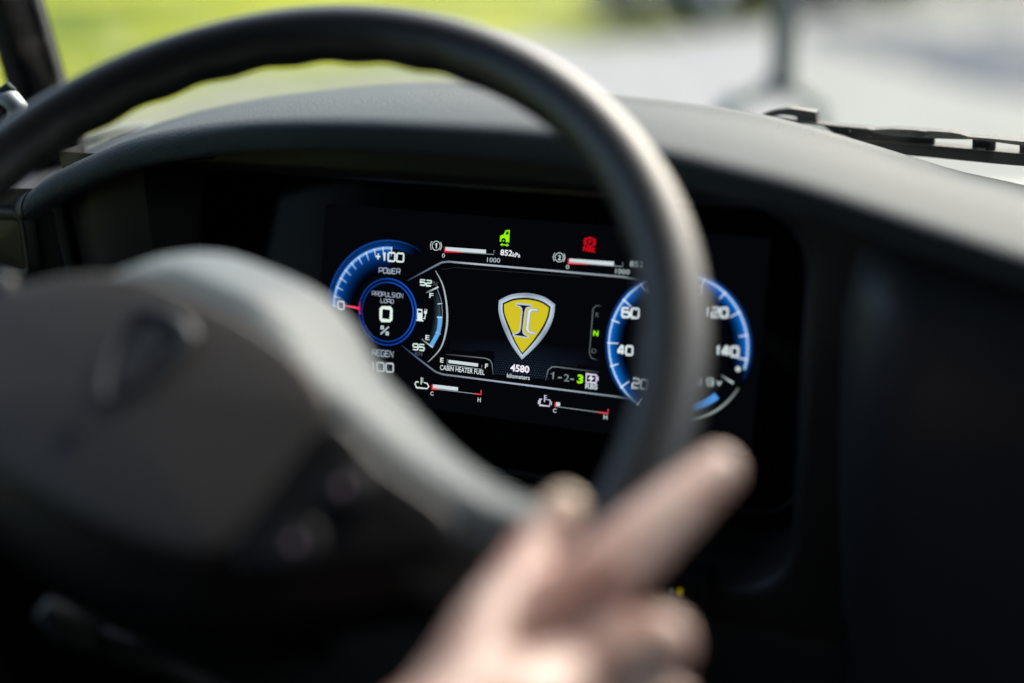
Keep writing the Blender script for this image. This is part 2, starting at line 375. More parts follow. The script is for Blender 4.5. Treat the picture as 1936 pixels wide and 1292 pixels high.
# left side panel, past a seam running down from the end of the hood
sx0, sx1 = at(96, 372, .716), at(128, 520, .716)
def leftx(z): return sx0.x + (sx1.x - sx0.x) * (z - sx0.z) / (sx1.z - sx0.z)
lft = []
for z in (1.805, 1.80, 1.76, 1.72, 1.66, 1.58):
    xe = leftx(z) - .002
    lft.append([(-.90, .70, z), (xe - .02, .712, z), (xe - .003, .714, z), (xe, .717, z), (xe + .0002, .74, z)])
world_child('side_panel', *grid(lft), M['fascia'], dash)
mid = []
for z in (1.83, 1.80, 1.76, 1.72, 1.66, 1.58):
    xe = leftx(z) + .006
    mid.append([(xe, .75, z), (xe, .726, z), (xe + .003, .7225, z), (xe + .03, .722, z), (-.63, .730, z)])
world_child('vent_panel', *grid(mid), M['fascia'], dash)
world_child('seam_edge', *tube([(leftx(z), .7155, z) for z in (1.79, 1.74, 1.68, 1.6)], .0007, 6), M['dash'], dash)
world_child('top_filler', *box(-.90, -.715, .71, .9, 1.775, 1.785), M['dash_low'], dash, smooth=False)
# rounded switch pod on the side panel, with the legend LO/HI
pc = at(20, 450, .708)
pv = rrect(pc.x - .045, pc.x + .021, pc.z - .030, pc.z + .022, .012, 5)
rows = [ring(pv, .7115), ring(grow(pv, -.001), .704), ring(grow(pv, -.003), .7025), ring(grow(pv, -.008), .706), ring(grow(pv, -.012), .706)]
sw = world_child('rocker_switch', *grid(rows, closed_u=True, cap=False), M['fascia'], dash)
world_child('switch_face', *grid([ring(grow(pv, -.009), .7058), [(pc.x - .012, .7050, pc.z - .004)] * len(pv)], closed_u=True), M['pod'], dash)

# ------------------------------------------------------------------ instrument cluster
PX_ = Vector((1, 0, 0)); PU = Vector((0, sin(radians(15)), cos(radians(15)))); PN = PX_.cross(PU)    # PN looks back at the driver
GL = deep(733, 590, .96)
clm = Matrix(((PX_.x, PU.x, PN.x, GL.x), (PX_.y, PU.y, PN.y, GL.y), (PX_.z, PU.z, PN.z, GL.z), (0, 0, 0, 1)))
clu = empty('instrument_cluster', (0, 0, 0), 'lit digital instrument cluster with two blue ringed gauges behind the wheel', 'instrument cluster', mat=clm)
def SP(px, py):                                         # photograph pixel -> metres on the display (origin at the left gauge's centre)
    d = ray(px, py); s = (GL - EYE).dot(PN) / d.dot(PN); w = EYE + d * s - GL; return Vector((w.dot(PX_), w.dot(PU)))
RG = .0478; RC = SP(1280, 655)
# cover glass and bezel
gx0, gx1, gy0, gy1 = SP(366, 440).x, SP(1535, 640).x, -.093, .098
gp_ = rrect(gx0, gx1, gy0, gy1, .022, 8)
rows = [[(x, y, z) for x, y in grow(gp_, d)] for d, z in ((.006, -.012), (.006, -.002), (.004, .0), (.001, 0), (0, -.0015))]
obj('bezel', *grid(rows, closed_u=True), M['bezel'], clu)
n = len(gp_)
scr = obj('cover_glass', [(x, y, -.0012) for x, y in gp_], [tuple(range(n))], M['gloss'], clu, smooth=False)
ax0, ax1, ay0, ay1 = SP(608, 480).x, SP(1440, 640).x, SP(1000, 800).y, SP(1000, 415).y

# --- printed light on the display
class Ink:
    def __init__(s, z): s.v, s.f, s.c, s.z = [], [], [], z
    def poly(s, pts, col, px=True):
        pts = [SP(*p) if px else Vector(p) for p in pts]; n = len(s.v)
        bm_ = [Vector((p.x, p.y, 0)) for p in pts]
        from mathutils.geometry import tessellate_polygon
        s.v += [(p.x, p.y, s.z) for p in pts]; s.c += [col] * len(pts)
        for t_ in tessellate_polygon([bm_]): s.f.append(tuple(n + i for i in t_))
    def line(s, pts, w, col, px=True, closed=False, soft=None):
        pts = [SP(*p) if px else Vector(p) for p in pts]; N = len(pts)
        cols = col if isinstance(col, list) else [col] * N
        pw = w if isinstance(w, list) else [w] * N
        L, R = [], []
        for i, p in enumerate(pts):
            a = pts[i - 1] if i or closed else p; b = pts[(i + 1) % N] if i < N - 1 or closed else p
            t_ = (b - a); t_ = t_.normalized() if t_.length else Vector((1, 0)); nn = Vector((-t_.y, t_.x))
            k = 1
            if 0 < i < N - 1 or closed:
                d0 = (p - a).normalized(); k = 1 / max(.5, abs(nn.dot(Vector((-d0.y, d0.x)))))
            L.append(p + nn * pw[i] * .5 * k); R.append(p - nn * pw[i] * .5 * k)
        n = len(s.v)
        for i in range(N):
            s.v += [(L[i].x, L[i].y, s.z), (R[i].x, R[i].y, s.z)]; s.c += [cols[i], cols[i]]
        for i in range(N if closed else N - 1):
            j = (i + 1) % N; s.f.append((n + 2 * i, n + 2 * i + 1, n + 2 * j + 1, n + 2 * j))
    def band(s, c, r0, r1, a0, a1, fcol, nr=6, na=48):      # fcol(w across, u along) -> colour
        if c is RC: r0, r1 = r0 * .985, r1 * .985
        n = len(s.v)
        for i in range(na + 1):
            a = radians(a0 + (a1 - a0) * i / na)
            for j in range(nr + 1):
                r = r0 + (r1 - r0) * j / nr
                s.v.append((c.x + r * cos(a), c.y + r * sin(a), s.z)); s.c.append(fcol(j / nr, i / na))
        for i in range(na):
            for j in range(nr):
                k = n + i * (nr + 1) + j; s.f.append((k, k + 1, k + nr + 2, k + nr + 1))
    def spoke(s, c, r0, r1, a, w, c0, c1):
        if c is RC: r0, r1 = r0 * .985, r1 * .985
        a = radians(a); d = Vector((cos(a), sin(a))); s.line([c + d * r0, c + d * r1], w, [c0, c1], px=False)
    def build(s, name, parent=None):
        if not s.f: return None
        # keep winding towards the viewer
        F = []
        for f in s.f:
            p = [Vector(s.v[i]) for i in f[:3]]
            F.append(f if (p[1] - p[0]).cross(p[2] - p[0]).z >= 0 else tuple(reversed(f)))
        return obj(name, s.v, F, M['print'], parent or scr, smooth=False, cols=s.c)
def lin(r, g_, b): return tuple((c / 255 / 12.92) if c <= 10 else ((c / 255 + .055) / 1.055) ** 2.4 for c in (r, g_, b))
WH = lin(225, 240, 238); GY = lin(120, 132, 140); DG = lin(85, 92, 98); RED = lin(225, 20, 40); GRN = lin(150, 250, 10); BL = lin(20, 90, 215)

STROKE = {
 '0': [[(.1, 0), (.9, 0), (1, .1), (1, .9), (.9, 1), (.1, 1), (0, .9), (0, .1), (.1, 0)]],
 '1': [[(.15, .75), (.5, 1), (.5, 0)]],
 '2': [[(0, 1), (.9, 1), (1, .9), (1, .62), (.9, .52), (.1, .5), (0, .4), (0, 0), (1, 0)]],
 '3': [[(0, 1), (.9, 1), (1, .9), (1, .1), (.9, 0), (0, 0)], [(.2, .52), (1, .52)]],
 '4': [[(.75, 0), (.75, 1), (.6, 1), (0, .35), (0, .28), (1, .28)]],
 '5': [[(1, 1), (0, 1), (0, .56), (.9, .56), (1, .46), (1, .1), (.9, 0), (0, 0)]],
 '6': [[(.9, 1), (.1, 1), (0, .9), (0, .1), (.1, 0), (.9, 0), (1, .1), (1, .46), (.9, .56), (0, .56)]],
 '8': [[(.1, 0), (.9, 0), (1, .1), (1, .9), (.9, 1), (.1, 1), (0, .9), (0, .1), (.1, 0)], [(0, .52), (1, .52)]],
 '9': [[(0, 0), (.9, 0), (1, .1), (1, .9), (.9, 1), (.1, 1), (0, .9), (0, .56), (.1, .46), (1, .46)]],
 '+': [[(.1, .45), (.9, .45)], [(.5, .1), (.5, .8)]], '-': [[(.2, .45), (.8, .45)]], '.': [[(.45, .0), (.45, .08)]], ' ': [],
 'P': [[(0, 0), (0, 1), (.9, 1), (1, .9), (1, .5), (.9, .4), (0, .4)]], 'O': [[(.1, 0), (.9, 0), (1, .1), (1, .9), (.9, 1), (.1, 1), (0, .9), (0, .1), (.1, 0)]],
 'W': [[(0, 1), (0, .1), (.08, 0), (.92, 0), (1, .1), (1, 1)], [(.5, 0), (.5, .9)]], 'E': [[(1, 1), (.1, 1), (0, .9), (0, .1), (.1, 0), (1, 0)], [(0, .52), (.85, .52)]],
 'R': [[(0, 0), (0, 1), (.9, 1), (1, .9), (1, .52), (.9, .42), (0, .42)], [(.6, .42), (1, 0)]], 'U': [[(0, 1), (0, .1), (.1, 0), (.9, 0), (1, .1), (1, 1)]],
 'L': [[(0, 1), (0, .1), (.1, 0), (1, 0)]], 'S': [[(1, 1), (.1, 1), (0, .9), (0, .62), (.1, .53), (.9, .5), (1, .4), (1, .1), (.9, 0), (0, 0)]],
 'I': [[(.5, 0), (.5, 1)]], 'N': [[(0, 0), (0, 1), (1, 0), (1, 1)]], 'A': [[(0, 0), (0, .9), (.1, 1), (.9, 1), (1, .9), (1, 0)], [(0, .4), (1, .4)]],
 'D': [[(0, 0), (0, 1), (.75, 1), (1, .75), (1, .25), (.75, 0), (0, 0)]], 'G': [[(1, 1), (.1, 1), (0, .9), (0, .1), (.1, 0), (1, 0), (1, .5), (.55, .5)]],
 'F': [[(0, 0), (0, .9), (.1, 1), (1, 1)], [(0, .5), (.85, .5)]], 'K': [[(0, 0), (0, 1)], [(1, 1), (.15, .5), (1, 0)]], 'M': [[(0, 0), (0, 1), (.5, .4), (1, 1), (1, 0)]],
 'V': [[(0, 1), (.5, 0), (1, 1)]], 'H': [[(0, 0), (0, 1)], [(1, 0), (1, 1)], [(0, .5), (1, .5)]], '/': [[(0, 0), (1, 1)]], 'C': [[(1, 1), (.1, 1), (0, .9), (0, .1), (.1, 0), (1, 0)]],
 '%': [[(0, 0), (1, 1)], [(.05, .7), (.3, .7), (.3, 1), (.05, 1), (.05, .7)], [(.7, 0), (.95, 0), (.95, .3), (.7, .3), (.7, 0)]],
}
def frame(p0, p1, hpx):                                 # baseline from p0 to p1 in the photograph, cap height hpx
    A0, B0 = SP(*p0), SP(*p1); ux = (B0 - A0); L = ux.length; ux = ux / L
    T = SP(p0[0], p0[1] - hpx) - A0; uy = Vector((-ux.y, ux.x)); h = abs(T.dot(uy)); return A0, ux, uy, L, h
def stroke_text(name, txt, p0, p1, hpx, w, col, z=.0010, narrow={'1': .55, 'I': .35, '.': .25, ' ': .5, '+': .8, '-': .6}):
    A0, ux, uy, L, h = frame(p0, p1, hpx); ink = Ink(z)
    adv = [narrow.get(c, 1) for c in txt]; gap = .28; tot = sum(adv) + gap * (len(txt) - 1); s = L / tot; x = 0
    for c, a in zip(txt, adv):
        cw = a if c not in '1I.' else a
        for st in STROKE[c]:
            pts = [A0 + ux * ((x + q[0] * a) * s) + uy * (q[1] * h) for q in st]
            cl = len(pts) > 3 and st[0] == st[-1]
            if cl: pts = pts[:-1]
            ink.line(pts, w, col, px=False, closed=cl)
        x += a + gap
    return ink.build(name)
def font_text(name, txt, p0, p1, hpx, col, z=.0010, bold=0, mat_=None, parent=None, raw=False):
    cu = bpy.data.curves.new(name, 'FONT'); cu.body = txt; cu.size = 1; cu.offset = bold; cu.resolution_u = 3
    to = bpy.data.objects.new(name, cu); C.objects.link(to)
    dg_ = bpy.context.evaluated_depsgraph_get(); me = bpy.data.meshes.new_from_object(to.evaluated_get(dg_))
    bpy.data.objects.remove(to)
    vs = [v.co.copy() for v in me.vertices]; fs = [tuple(p.vertices) for p in me.polygons]; bpy.data.meshes.remove(me)
    if not vs: return None
    if raw: return vs, fs
    x0, x1 = min(v.x for v in vs), max(v.x for v in vs); capz = .73
    A0, ux, uy, L, h = frame(p0, p1, hpx); sx, sy = L / (x1 - x0), h / capz
    P = [A0 + ux * ((v.x - x0) * sx) + uy * (v.y * sy) for v in vs]
    return obj(name, [(p.x, p.y, z) for p in P], fs, M['print'], scr, smooth=False, cols=[col] * len(P))

# lit panel background (a faint glow of the backlight)
bgk = Ink(-.0006); bgk.poly(rrect(ax0, ax1, ay0, ay1, .002, 2), lin(5, 6, 9), px=False); bgk.build('backlit_panel')
# left gauge
O = Vector((0, 0))
k1 = Ink(.0)
def blue(w, u):
    e = max(0, min(1, (w - .0) / 1.0)) ; e = e ** 2.2; f = min(1, u * 7) if False else 1
    return tuple(a * e * f for a in (lin(5, 82, 172)))
k1.band(O, .0265, .0425, 181, 91, blue, 8, 60)
k1.band(O, .0425, .0478, 181, 66, lambda w, u: tuple(a * (.75 - w * .45) * min(1, (1 - u) * 4) for a in lin(8, 70, 150)), 4, 60)
k1.band(O, .0478, .0488, 185, 60, lambda w, u: tuple(a * (1 - w) * min(1, (1 - u) * 4) for a in lin(30, 90, 190)), 2, 60)
k1.build('power_gauge_glow')
k2 = Ink(.0004); k2.band(O, .0420, .0440, 182, 90, lambda w, u: tuple(a * (.5 + .5 * sin(pi * w)) for a in lin(150, 195, 255)), 3, 60); k2.build('power_gauge_arc')
k3 = Ink(.0007)
for i in range(11):
    k3.spoke(O, .0375, .0437, 180.5 - 9.05 * i, .0007, lin(120, 150, 200), lin(235, 245, 255))
    if 0 < i: k3.spoke(O, .0442, .0470, 180.5 - 9.05 * i, .0003, lin(4, 30, 80), lin(4, 30, 80))
k3.build('power_gauge_ticks')
k4 = Ink(.0005)
def ringc(w, u):
    a = 2 * pi * u; f = .45 + .55 * max(0, cos(a - .3)) ; return tuple(c * f for c in lin(28, 92, 215))
k4.band(O, .0220, .0228, 0, 360, ringc, 1, 90); k4.band(O, .0196, .0203, 0, 360, ringc, 1, 90)
k4.band(O, .0203, .0220, 0, 360, lambda w, u: tuple(.10 * c for c in ringc(w, u)), 1, 90); k4.build('power_gauge_ring')
k5 = Ink(.0009); k5.line([(650, 578), (664, 580), (681, 583.5)], [.0007, .0011, .0018], [lin(230, 130, 150), lin(255, 90, 120), lin(255, 30, 80)]); k5.line([(681, 572), (682, 595)], .0006, RED); k5.build('power_gauge_pointer')
stroke_text('gauge_number', '0', (639.5, 585), (651, 586), 15, .0009, WH)
stroke_text('gauge_number', '+100', (711, 492), (764, 495.5), 15.5, .0010, WH)
stroke_text('gauge_word', 'POWER', (718, 516), (757.5, 518.5), 9.5, .00055, lin(160, 175, 195))
stroke_text('gauge_word', 'PROPULSION', (705, 559), (763, 563.5), 8, .00042, lin(160, 172, 190))
stroke_text('gauge_word', 'LOAD', (721, 572), (745.5, 574), 7, .00042, lin(160, 172, 190))
stroke_text('gauge_number', '0', (721, 605.5), (740.5, 607), 24, .0019, lin(228, 245, 235))
stroke_text('gauge_symbol', '%', (721, 632), (736, 633), 15, .0009, lin(190, 210, 215))
stroke_text('gauge_word', 'REGEN', (705.5, 672), (744.5, 675.5), 11, .0007, lin(150, 162, 178))
stroke_text('gauge_number', '-100', (690, 700), (744.5, 704), 16, .0010, lin(190, 200, 210))
# battery (energy) gauge
k = Ink(.0003)
k.band(O, .0340, .0405, 27, -33, lambda w, u: tuple(.35 * a * w ** 2 * sin(pi * min(1, max(0, u))) for a in lin(110, 140, 160)), 5, 30)
k.build('charge_gauge_glow')
k = Ink(.0006); arc = catmull([(824, 512, 0), (838, 540, 0), (845.5, 580, 0), (845, 620, 0), (834, 658, 0), (810, 685, 0)], 8)
k.line([(p[0], p[1]) for p in arc], [.0003 + .0011 * sin(pi * i / (len(arc) - 1)) for i in range(len(arc))], lin(170, 185, 190))
arc = catmull([(826, 544, 0), (834, 565, 0), (837, 592, 0), (834, 622, 0), (819, 657, 0)], 8); k.line([(p[0], p[1]) for p in arc], .0005, lin(120, 135, 150))
k.line([(806, 554), (829.5, 543)], .0010, [lin(60, 70, 75), WH]); k.line([(797, 641), (819, 657)], .0008, [lin(60, 70, 75), WH])
k.line([(828, 575), (837, 574)], .0005, WH); k.line([(800, 641.5), (800.5, 642)], .0003, WH)
arc = [Vector((832.5, 598, 0)), Vector((832.5, 612, 0)), Vector((829, 631, 0)), Vector((816, 654, 0))]; arc = catmull(arc, 6)
k.line([(p[0] - .5, p[1]) for p in arc], [.0030] * len(arc), lin(95, 170, 235))
k.line([(827, 600), (837, 601)], .0006, lin(215, 240, 255)); k.line([(824, 628), (834, 632)], .0004, lin(190, 220, 250)); k.build('charge_gauge_arc')
stroke_text('gauge_number', '52', (795.5, 539), (816.5, 541), 10, .0008, lin(215, 238, 230))
stroke_text('gauge_symbol', '%', (820, 540), (828, 541), 7, .0004, DG)
font_text('gauge_letter', 'F', (813, 563), (820.5, 563.6), 9.5, WH, bold=.01)
font_text('gauge_letter', 'E', (805.5, 642.5), (813, 643.3), 9.5, WH, bold=.01)
stroke_text('gauge_number', '95', (782, 661), (803, 663), 11, .0008, lin(215, 238, 230))
stroke_text('gauge_word', 'KM', (786.5, 672), (798.5, 673.5), 7, .0004, DG)
k = Ink(.0010)                                          # pump and plug icon
k.poly([(790, 605), (790, 584), (800, 585), (800, 606)], WH); k.line([(788.5, 605.5), (802, 607)], .0008, WH)
k.line([(801, 602), (804, 603), (805.5, 597), (806, 590)], .0005, WH); k.poly([(803, 592), (803.5, 588), (809, 588.5), (808, 593), (805.5, 595)], WH)
k.line([(804.5, 588), (805, 584)], .0004, WH); k.line([(807.5, 588.5), (808.5, 584.5)], .0004, WH); k.build('charge_icon')
k = Ink(.0012); k.poly([(792, 587), (798.5, 587.6), (798.3, 592), (792, 591.5)], (0.002, .002, .003)); k.build('charge_icon_window')
# centre frame lines
k = Ink(.0006)
ln = [(771, 531), (800, 515.5), (826, 501.5), (836, 496.5), (848, 495), (900, 499.5), (1180, 524), (1215, 531)]
k.line(ln, [.0004, .0010, .0012, .0012, .0012, .0012, .0012, .0004], [lin(50, 60, 90), lin(95, 108, 140), lin(120, 130, 150), lin(120, 130, 150), lin(120, 132, 150), lin(180, 190, 200), lin(130, 145, 150), lin(30, 40, 45)])
ln = [(760, 653), (790, 677), (812, 694), (824, 703), (838, 708), (1000, 729), (1165, 750), (1200, 756)]
k.line(ln, [.0004, .0010, .0011, .0011, .0011, .0011, .0010, .0003], [lin(40, 55, 100), lin(85, 100, 145), lin(110, 120, 140), lin(110, 120, 135), lin(120, 130, 142), lin(175, 185, 205), lin(120, 135, 142), lin(30, 40, 45)])
ln = [(836, 510), (860, 506), (1100, 524)]; k.line(ln, .0004, lin(35, 38, 42))
ln = [(844, 670), (918, 677.5), (927, 681), (931, 688), (933, 709)]; k.line(ln, .0007, [lin(40, 45, 48), lin(110, 120, 124), lin(120, 130, 132), lin(110, 120, 122), lin(40, 48, 50)])
ln = [(1032, 720), (1037, 700), (1044, 694), (1055, 694), (1133, 704)]; k.line(ln, .0007, [lin(40, 45, 48), lin(110, 120, 124), lin(120, 130, 132), lin(110, 120, 122), lin(40, 48, 50)])
ln = [(1138, 579), (1128, 578), (1122, 584), (1115, 668), (1119, 677), (1130, 681)]; k.line(ln, .0006, [lin(30, 34, 36), lin(90, 100, 100), lin(90, 100, 100), lin(90, 100, 100), lin(90, 100, 100), lin(30, 34, 36)])
k.build('screen_frame_lines')
k = Ink(-.0003)                                         # woven dot pattern low in the middle of the display
for j in range(17):
    for i in range(72):
        x = 852 + i * 4.6 + (j % 2) * 2.3; y = 642 + j * 4.3 + (x - 980) * .10
        e = max(0, 1 - abs(x - 985) / 165) * min(1, j / 11) * (.8 + .4 * random.random())
        if y > 707 + (x - 838) * .13 - 3 or (x < 934 and y > 664) or (x > 1036 and y > 692): continue
        k.poly([(x - 1.1, y), (x, y - 1), (x + 1.1, y + .15), (x, y + 1.1)], tuple(e * c for c in lin(66, 88, 120)))
k.build('dot_pattern')
# pressure bars
def bar(p0, p1, tick, fill, h, name, redto, redend=False, full=None):
    k = Ink(.0006); (x0, y0), (x1, y1) = p0, p1
    f = lambda t_, dy=0: (x0 + (x1 - x0) * t_, y0 + (y1 - y0) * t_ + dy)
    k.line([f(0), f(1), (f(1)[0] + .3, f(1)[1] - tick)], .0004, lin(150, 165, 170))
    k.line([f(0, -tick), f(0), f(redto)], [.0007, .0010, .0007], RED)
    if redend: k.line([f(1 - redend), f(1), (f(1)[0] + .3, f(1)[1] - tick)], .0009, RED)
    k.line([f(.02, -h), f(fill, -h)], full or .0024, lin(205, 218, 222)); return k.build(name)
bar((841, 475), (934.5, 481.5), 8, .84, 4.5, 'pressure_bar', .37)
bar((1075, 497), (1178, 504.5), 8, .84, 4.5, 'pressure_bar', .36)
bar((817.5, 735), (910, 746), 8, .53, 5, 'temperature_bar', .14, .14)
bar((1050, 768.5), (1150, 782), 8, .095, 5, 'temperature_bar', .0, .2)
k = Ink(.0008); k.line([(847, 679), (846, 690), (911, 698), (912.5, 690)], .0003, lin(150, 160, 165)); k.line([(849, 683.5), (905, 690.5)], .0021, lin(205, 218, 222)); k.build('heater_fuel_bar')
for txt, p0, p1, h, col, b in (
    ('0', (837, 487), (842, 487.4), 8, lin(190, 200, 205), 0), ('1000', (922, 495.5), (946.5, 497), 9, lin(170, 182, 190), 0),
    ('852', (947, 482.5), (969.5, 484.5), 11, lin(225, 230, 235), .02), ('kPa', (970, 485.5), (984.5, 487), 8.5, lin(215, 220, 228), .02),
    ('0', (1071, 508.5), (1077, 509), 8, lin(190, 200, 205), 0), ('1000', (1164, 517), (1191, 519.5), 9.5, lin(160, 175, 175), .01),
    ('852', (1191, 504), (1215, 506), 11, lin(165, 178, 180), .02),
    ('C', (815, 747.5), (821, 748), 7.5, lin(190, 200, 205), .01), ('H', (904, 759.8), (910, 760.6), 9, lin(190, 200, 205), .01),
    ('C', (1046.5, 779.6), (1053, 780.4), 8, lin(190, 200, 205), .01), ('H', (1142, 792.5), (1149, 793.4), 9, lin(190, 200, 205), .01),
    ('E', (833.5, 685), (839.5, 685.8), 9, lin(205, 218, 210), .02), ('F', (918, 696), (923.5, 696.8), 9, lin(205, 218, 215), .02),
    ('CABIN HEATER FUEL', (833, 699), (917, 709), 9.5, lin(205, 214, 218), .01),
    ('4580', (966, 701), (1001.5, 705), 13, lin(235, 228, 250), .03), ('kilometers', (959.5, 713.5), (1002.5, 718.5), 8, lin(190, 198, 205), .015),
    ('R', (1127, 599.6), (1133, 600.2), 9, lin(85, 92, 95), 0), ('N', (1122.5, 634.5), (1132, 635.5), 10, GRN, .03), ('D', (1119.5, 667.5), (1128.5, 668.4), 9, lin(85, 92, 95), 0),
    ('-', (1056, 717.5), (1063, 718), 12, lin(140, 150, 152), .02), ('2', (1067, 720.5), (1077, 721.5), 14, lin(110, 122, 124), .01),
    ('-', (1079, 720.5), (1086, 721), 12, lin(140, 150, 152), .02), ('3', (1092, 723.5), (1103, 725), 16, GRN, .03), ('RBS', (1107.5, 734), (1130.5, 736.5), 9.5, lin(190, 200, 205), .03),
    ('PARK', (1103, 474.5), (1127, 477.5), 8.5, lin(205, 10, 28), .04)):
    font_text('screen_text', txt, p0, p1, h, tuple(min(1, c_ * 1.12) for c_ in col), bold=b + .003)
def circle(k, c, r, w, col, a0=0, a1=360):
    o = SP(*c); rr = abs((SP(c[0], c[1] - r) - o).y)
    if a1 - a0 >= 360: k.line([o + Vector((cos(radians(a)), sin(radians(a)))) * rr for a in range(0, 360, 15)], w, col, px=False, closed=True)
    else: k.line([o + Vector((cos(radians(a)), sin(radians(a)))) * rr for a in range(a0, a1 + 1, 8)], w, col, px=False)
for c, t_ in (((826, 465), '1'), ((1058.5, 487), '2')):
    k = Ink(.0010)
    circle(k, c, 8.6, .00045, lin(200, 220, 215)); circle(k, c, 12.3, .00045, lin(190, 210, 205), 140, 220); circle(k, c, 11.5, .0006, lin(190, 210, 205), -40, 40)
    k.build('brake_circuit_icon')
k = Ink(.0010); k.line([(823.6, 462.5), (826.6, 460.4), (826.2, 469.8)], .0006, lin(215, 230, 225)); k.build('screen_text'); font_text('screen_text', '2', (1055.8, 491.4), (1061.4, 491.9), 9, lin(215, 225, 230), bold=.02)
k = Ink(.0010); k.line([(1042.5, 707.5), (1047.5, 704), (1046.6, 717)], .0007, lin(130, 140, 142)); k.build('screen_text')
k = Ink(.0010); circle(k, (1116, 458), 8.3, .0009, lin(205, 12, 30)); circle(k, (1116, 458), 11.5, .0007, lin(205, 12, 30), 140, 220); circle(k, (1116, 458), 11.5, .0007, lin(205, 12, 30), -40, 40); k.build('park_brake_icon')
font_text('screen_text', 'P', (1113.5, 462.5), (1119, 463), 9.5, lin(205, 12, 30), bold=.03)
k = Ink(.0010)                                          # green cab icon with its arrow
k.poly([(946, 457), (947, 446), (954, 443.5), (957, 436), (965, 435), (964, 458.5), (957, 458)], GRN)
k.poly([(947, 463), (951.5, 459.8), (951.3, 462), (959.5, 462.7), (959.5, 460.5), (963.5, 464), (959, 467), (959.2, 464.8), (951, 464), (951, 466)], GRN); k.build('vehicle_height_icon')
k = Ink(.0012); k.poly([(957.5, 444), (959.5, 438), (963, 437.6), (962.6, 444)], (.002, .003, .002)); circle(k, (953.5, 455.5), 3.2, .0012, (.002, .003, .002)); k.build('vehicle_height_icon_detail')
k = Ink(.0010)                                          # coolant and motor temperature icons
for dx, dy, c_ in ((0, 0, lin(200, 228, 215)), (233, 33, lin(205, 205, 225))):
    k = Ink(.0010)
    k.line([(798 + dx, 714 + dy), (797.6 + dx, 727 + dy)], .0007, c_)
    for q in (0, 3.5, 7): k.line([(798 + dx, 715 + q + dy), (802 + dx, 715.4 + q + dy)], .0004, c_)
    if dx == 0:
        k.line([(793, 722.5), (788, 722), (786, 726), (789, 733), (809, 735), (812, 731), (809, 725), (803, 723.5)], .0007, WH)
    else:
        k.line([(1026, 755), (1022.5, 754.5), (1021.6, 766), (1040, 768.3), (1041.5, 756.5), (1036, 755.8)], .0007, c_); k.line([(1019.5, 757), (1019.2, 764)], .0007, c_); k.line([(1043.6, 759), (1043.3, 766)], .0006, c_)
    k.build('temperature_icon')
k = Ink(.0010)                                          # battery with bolt
k.line([(1110, 707), (1129, 709.5), (1128, 724.5), (1109, 722.3)], .0009, lin(220, 205, 235), closed=True); k.line([(1131.5, 712), (1131, 720)], .0009, lin(220, 205, 235))
k.poly([(1120, 708), (1113, 716.5), (1118, 717), (1116, 723), (1125, 714.5), (1119.5, 714)], WH); k.build('regenerative_brake_icon')
# badge on the display
def shield(scale=1.0, n=8):
    pts = [(944, 568), (968, 557), (1000, 554.5), (1030, 562), (1050, 576), (1047, 600), (1035, 628), (1014, 655), (987.5, 680), (968, 653), (952, 620), (943.5, 590)]
    c = (995, 608); return [(c[0] + (x - c[0]) * scale, c[1] + (y - c[1]) * scale) for x, y in pts]
def curved(pts, corners, n=6):
    N = len(pts); out_ = []
    cs = sorted(corners)
    for a, b in zip(cs, cs[1:] + [cs[0] + N]):
        seg = [Vector((*pts[i % N], 0)) for i in range(a, b + 1)]; out_ += [(p.x, p.y) for p in catmull(seg, n)[:-1]]
    return out_
def shield_loop(d):                                     # traced outline moved inwards by d photograph pixels
    base = curved(shield(), [0, 4, 8]); c = (994, 606); o_ = []
    for x, y in base:
        l = hypot(x - c[0], y - c[1]); kx = max(0, 1 - d / l); o_.append((c[0] + (x - c[0]) * kx, c[1] + (y - c[1]) * kx * 1.0))
    return o_
k = Ink(.0006)
l0, l1, l2 = shield_loop(0), shield_loop(5), shield_loop(9.5)
N = len(l0)
for a, b, bright in ((l0, l1, .85), (l1, l2, 1.15)):
    n_ = len(k.v)
    for i in range(N):
        ang = atan2(a[i][1] - 606, a[i][0] - 994); e = bright * (.62 + .38 * abs(cos(ang * 1.5 + .6)))
        for p in (a[i], b[i]):
            q = SP(*p); k.v.append((q.x, q.y, k.z)); k.c.append(tuple(min(1, c_ * e) for c_ in lin(178, 196, 214)))
    for i in range(N):
        j = (i + 1) % N; k.f.append((n_ + 2 * i, n_ + 2 * i + 1, n_ + 2 * j + 1, n_ + 2 * j))
k.build('badge_border')
k = Ink(.0007); k.poly(shield_loop(9), lin(14, 6, 22)); k.build('badge_edge')
k = Ink(.0009); k.poly(shield_loop(12.5), lin(208, 193, 38)); k.build('badge_field')
def zb(pts): return [(920 + x / 6.8, 540 + y / 6.8) for x, y in pts]
I_out = zb([(383, 222), (595, 242), (592, 282), (560, 280), (525, 300), (510, 345), (482, 570), (490, 610), (520, 635), (560, 645), (552, 678), (345, 650), (350, 612), (385, 608), (420, 590), (436, 545), (458, 345), (452, 300), (425, 272), (385, 262)])
k = Ink(.0012); k.poly(I_out, lin(185, 200, 215)); k.build('badge_letter')
cI = zb([(470, 450)])[0]
I_in = zb([(398, 246), (585, 262), (578, 272), (545, 272), (512, 290), (497, 340), (470, 570), (474, 612), (500, 640), (538, 656), (530, 660), (365, 636), (370, 630), (412, 618), (440, 595), (453, 550), (474, 345), (468, 292), (440, 262), (400, 254)])
k = Ink(.0014); k.poly(I_in, lin(22, 16, 34)); k.build('badge_letter_face')
C_out = zb([(572, 292), (672, 302), (668, 342), (650, 342), (600, 336), (580, 350), (556, 560), (572, 590), (645, 602), (638, 632), (560, 624), (520, 600), (508, 560), (530, 345), (545, 310)])
k = Ink(.0012); k.poly(C_out, lin(150, 160, 178)); k.build('badge_letter')
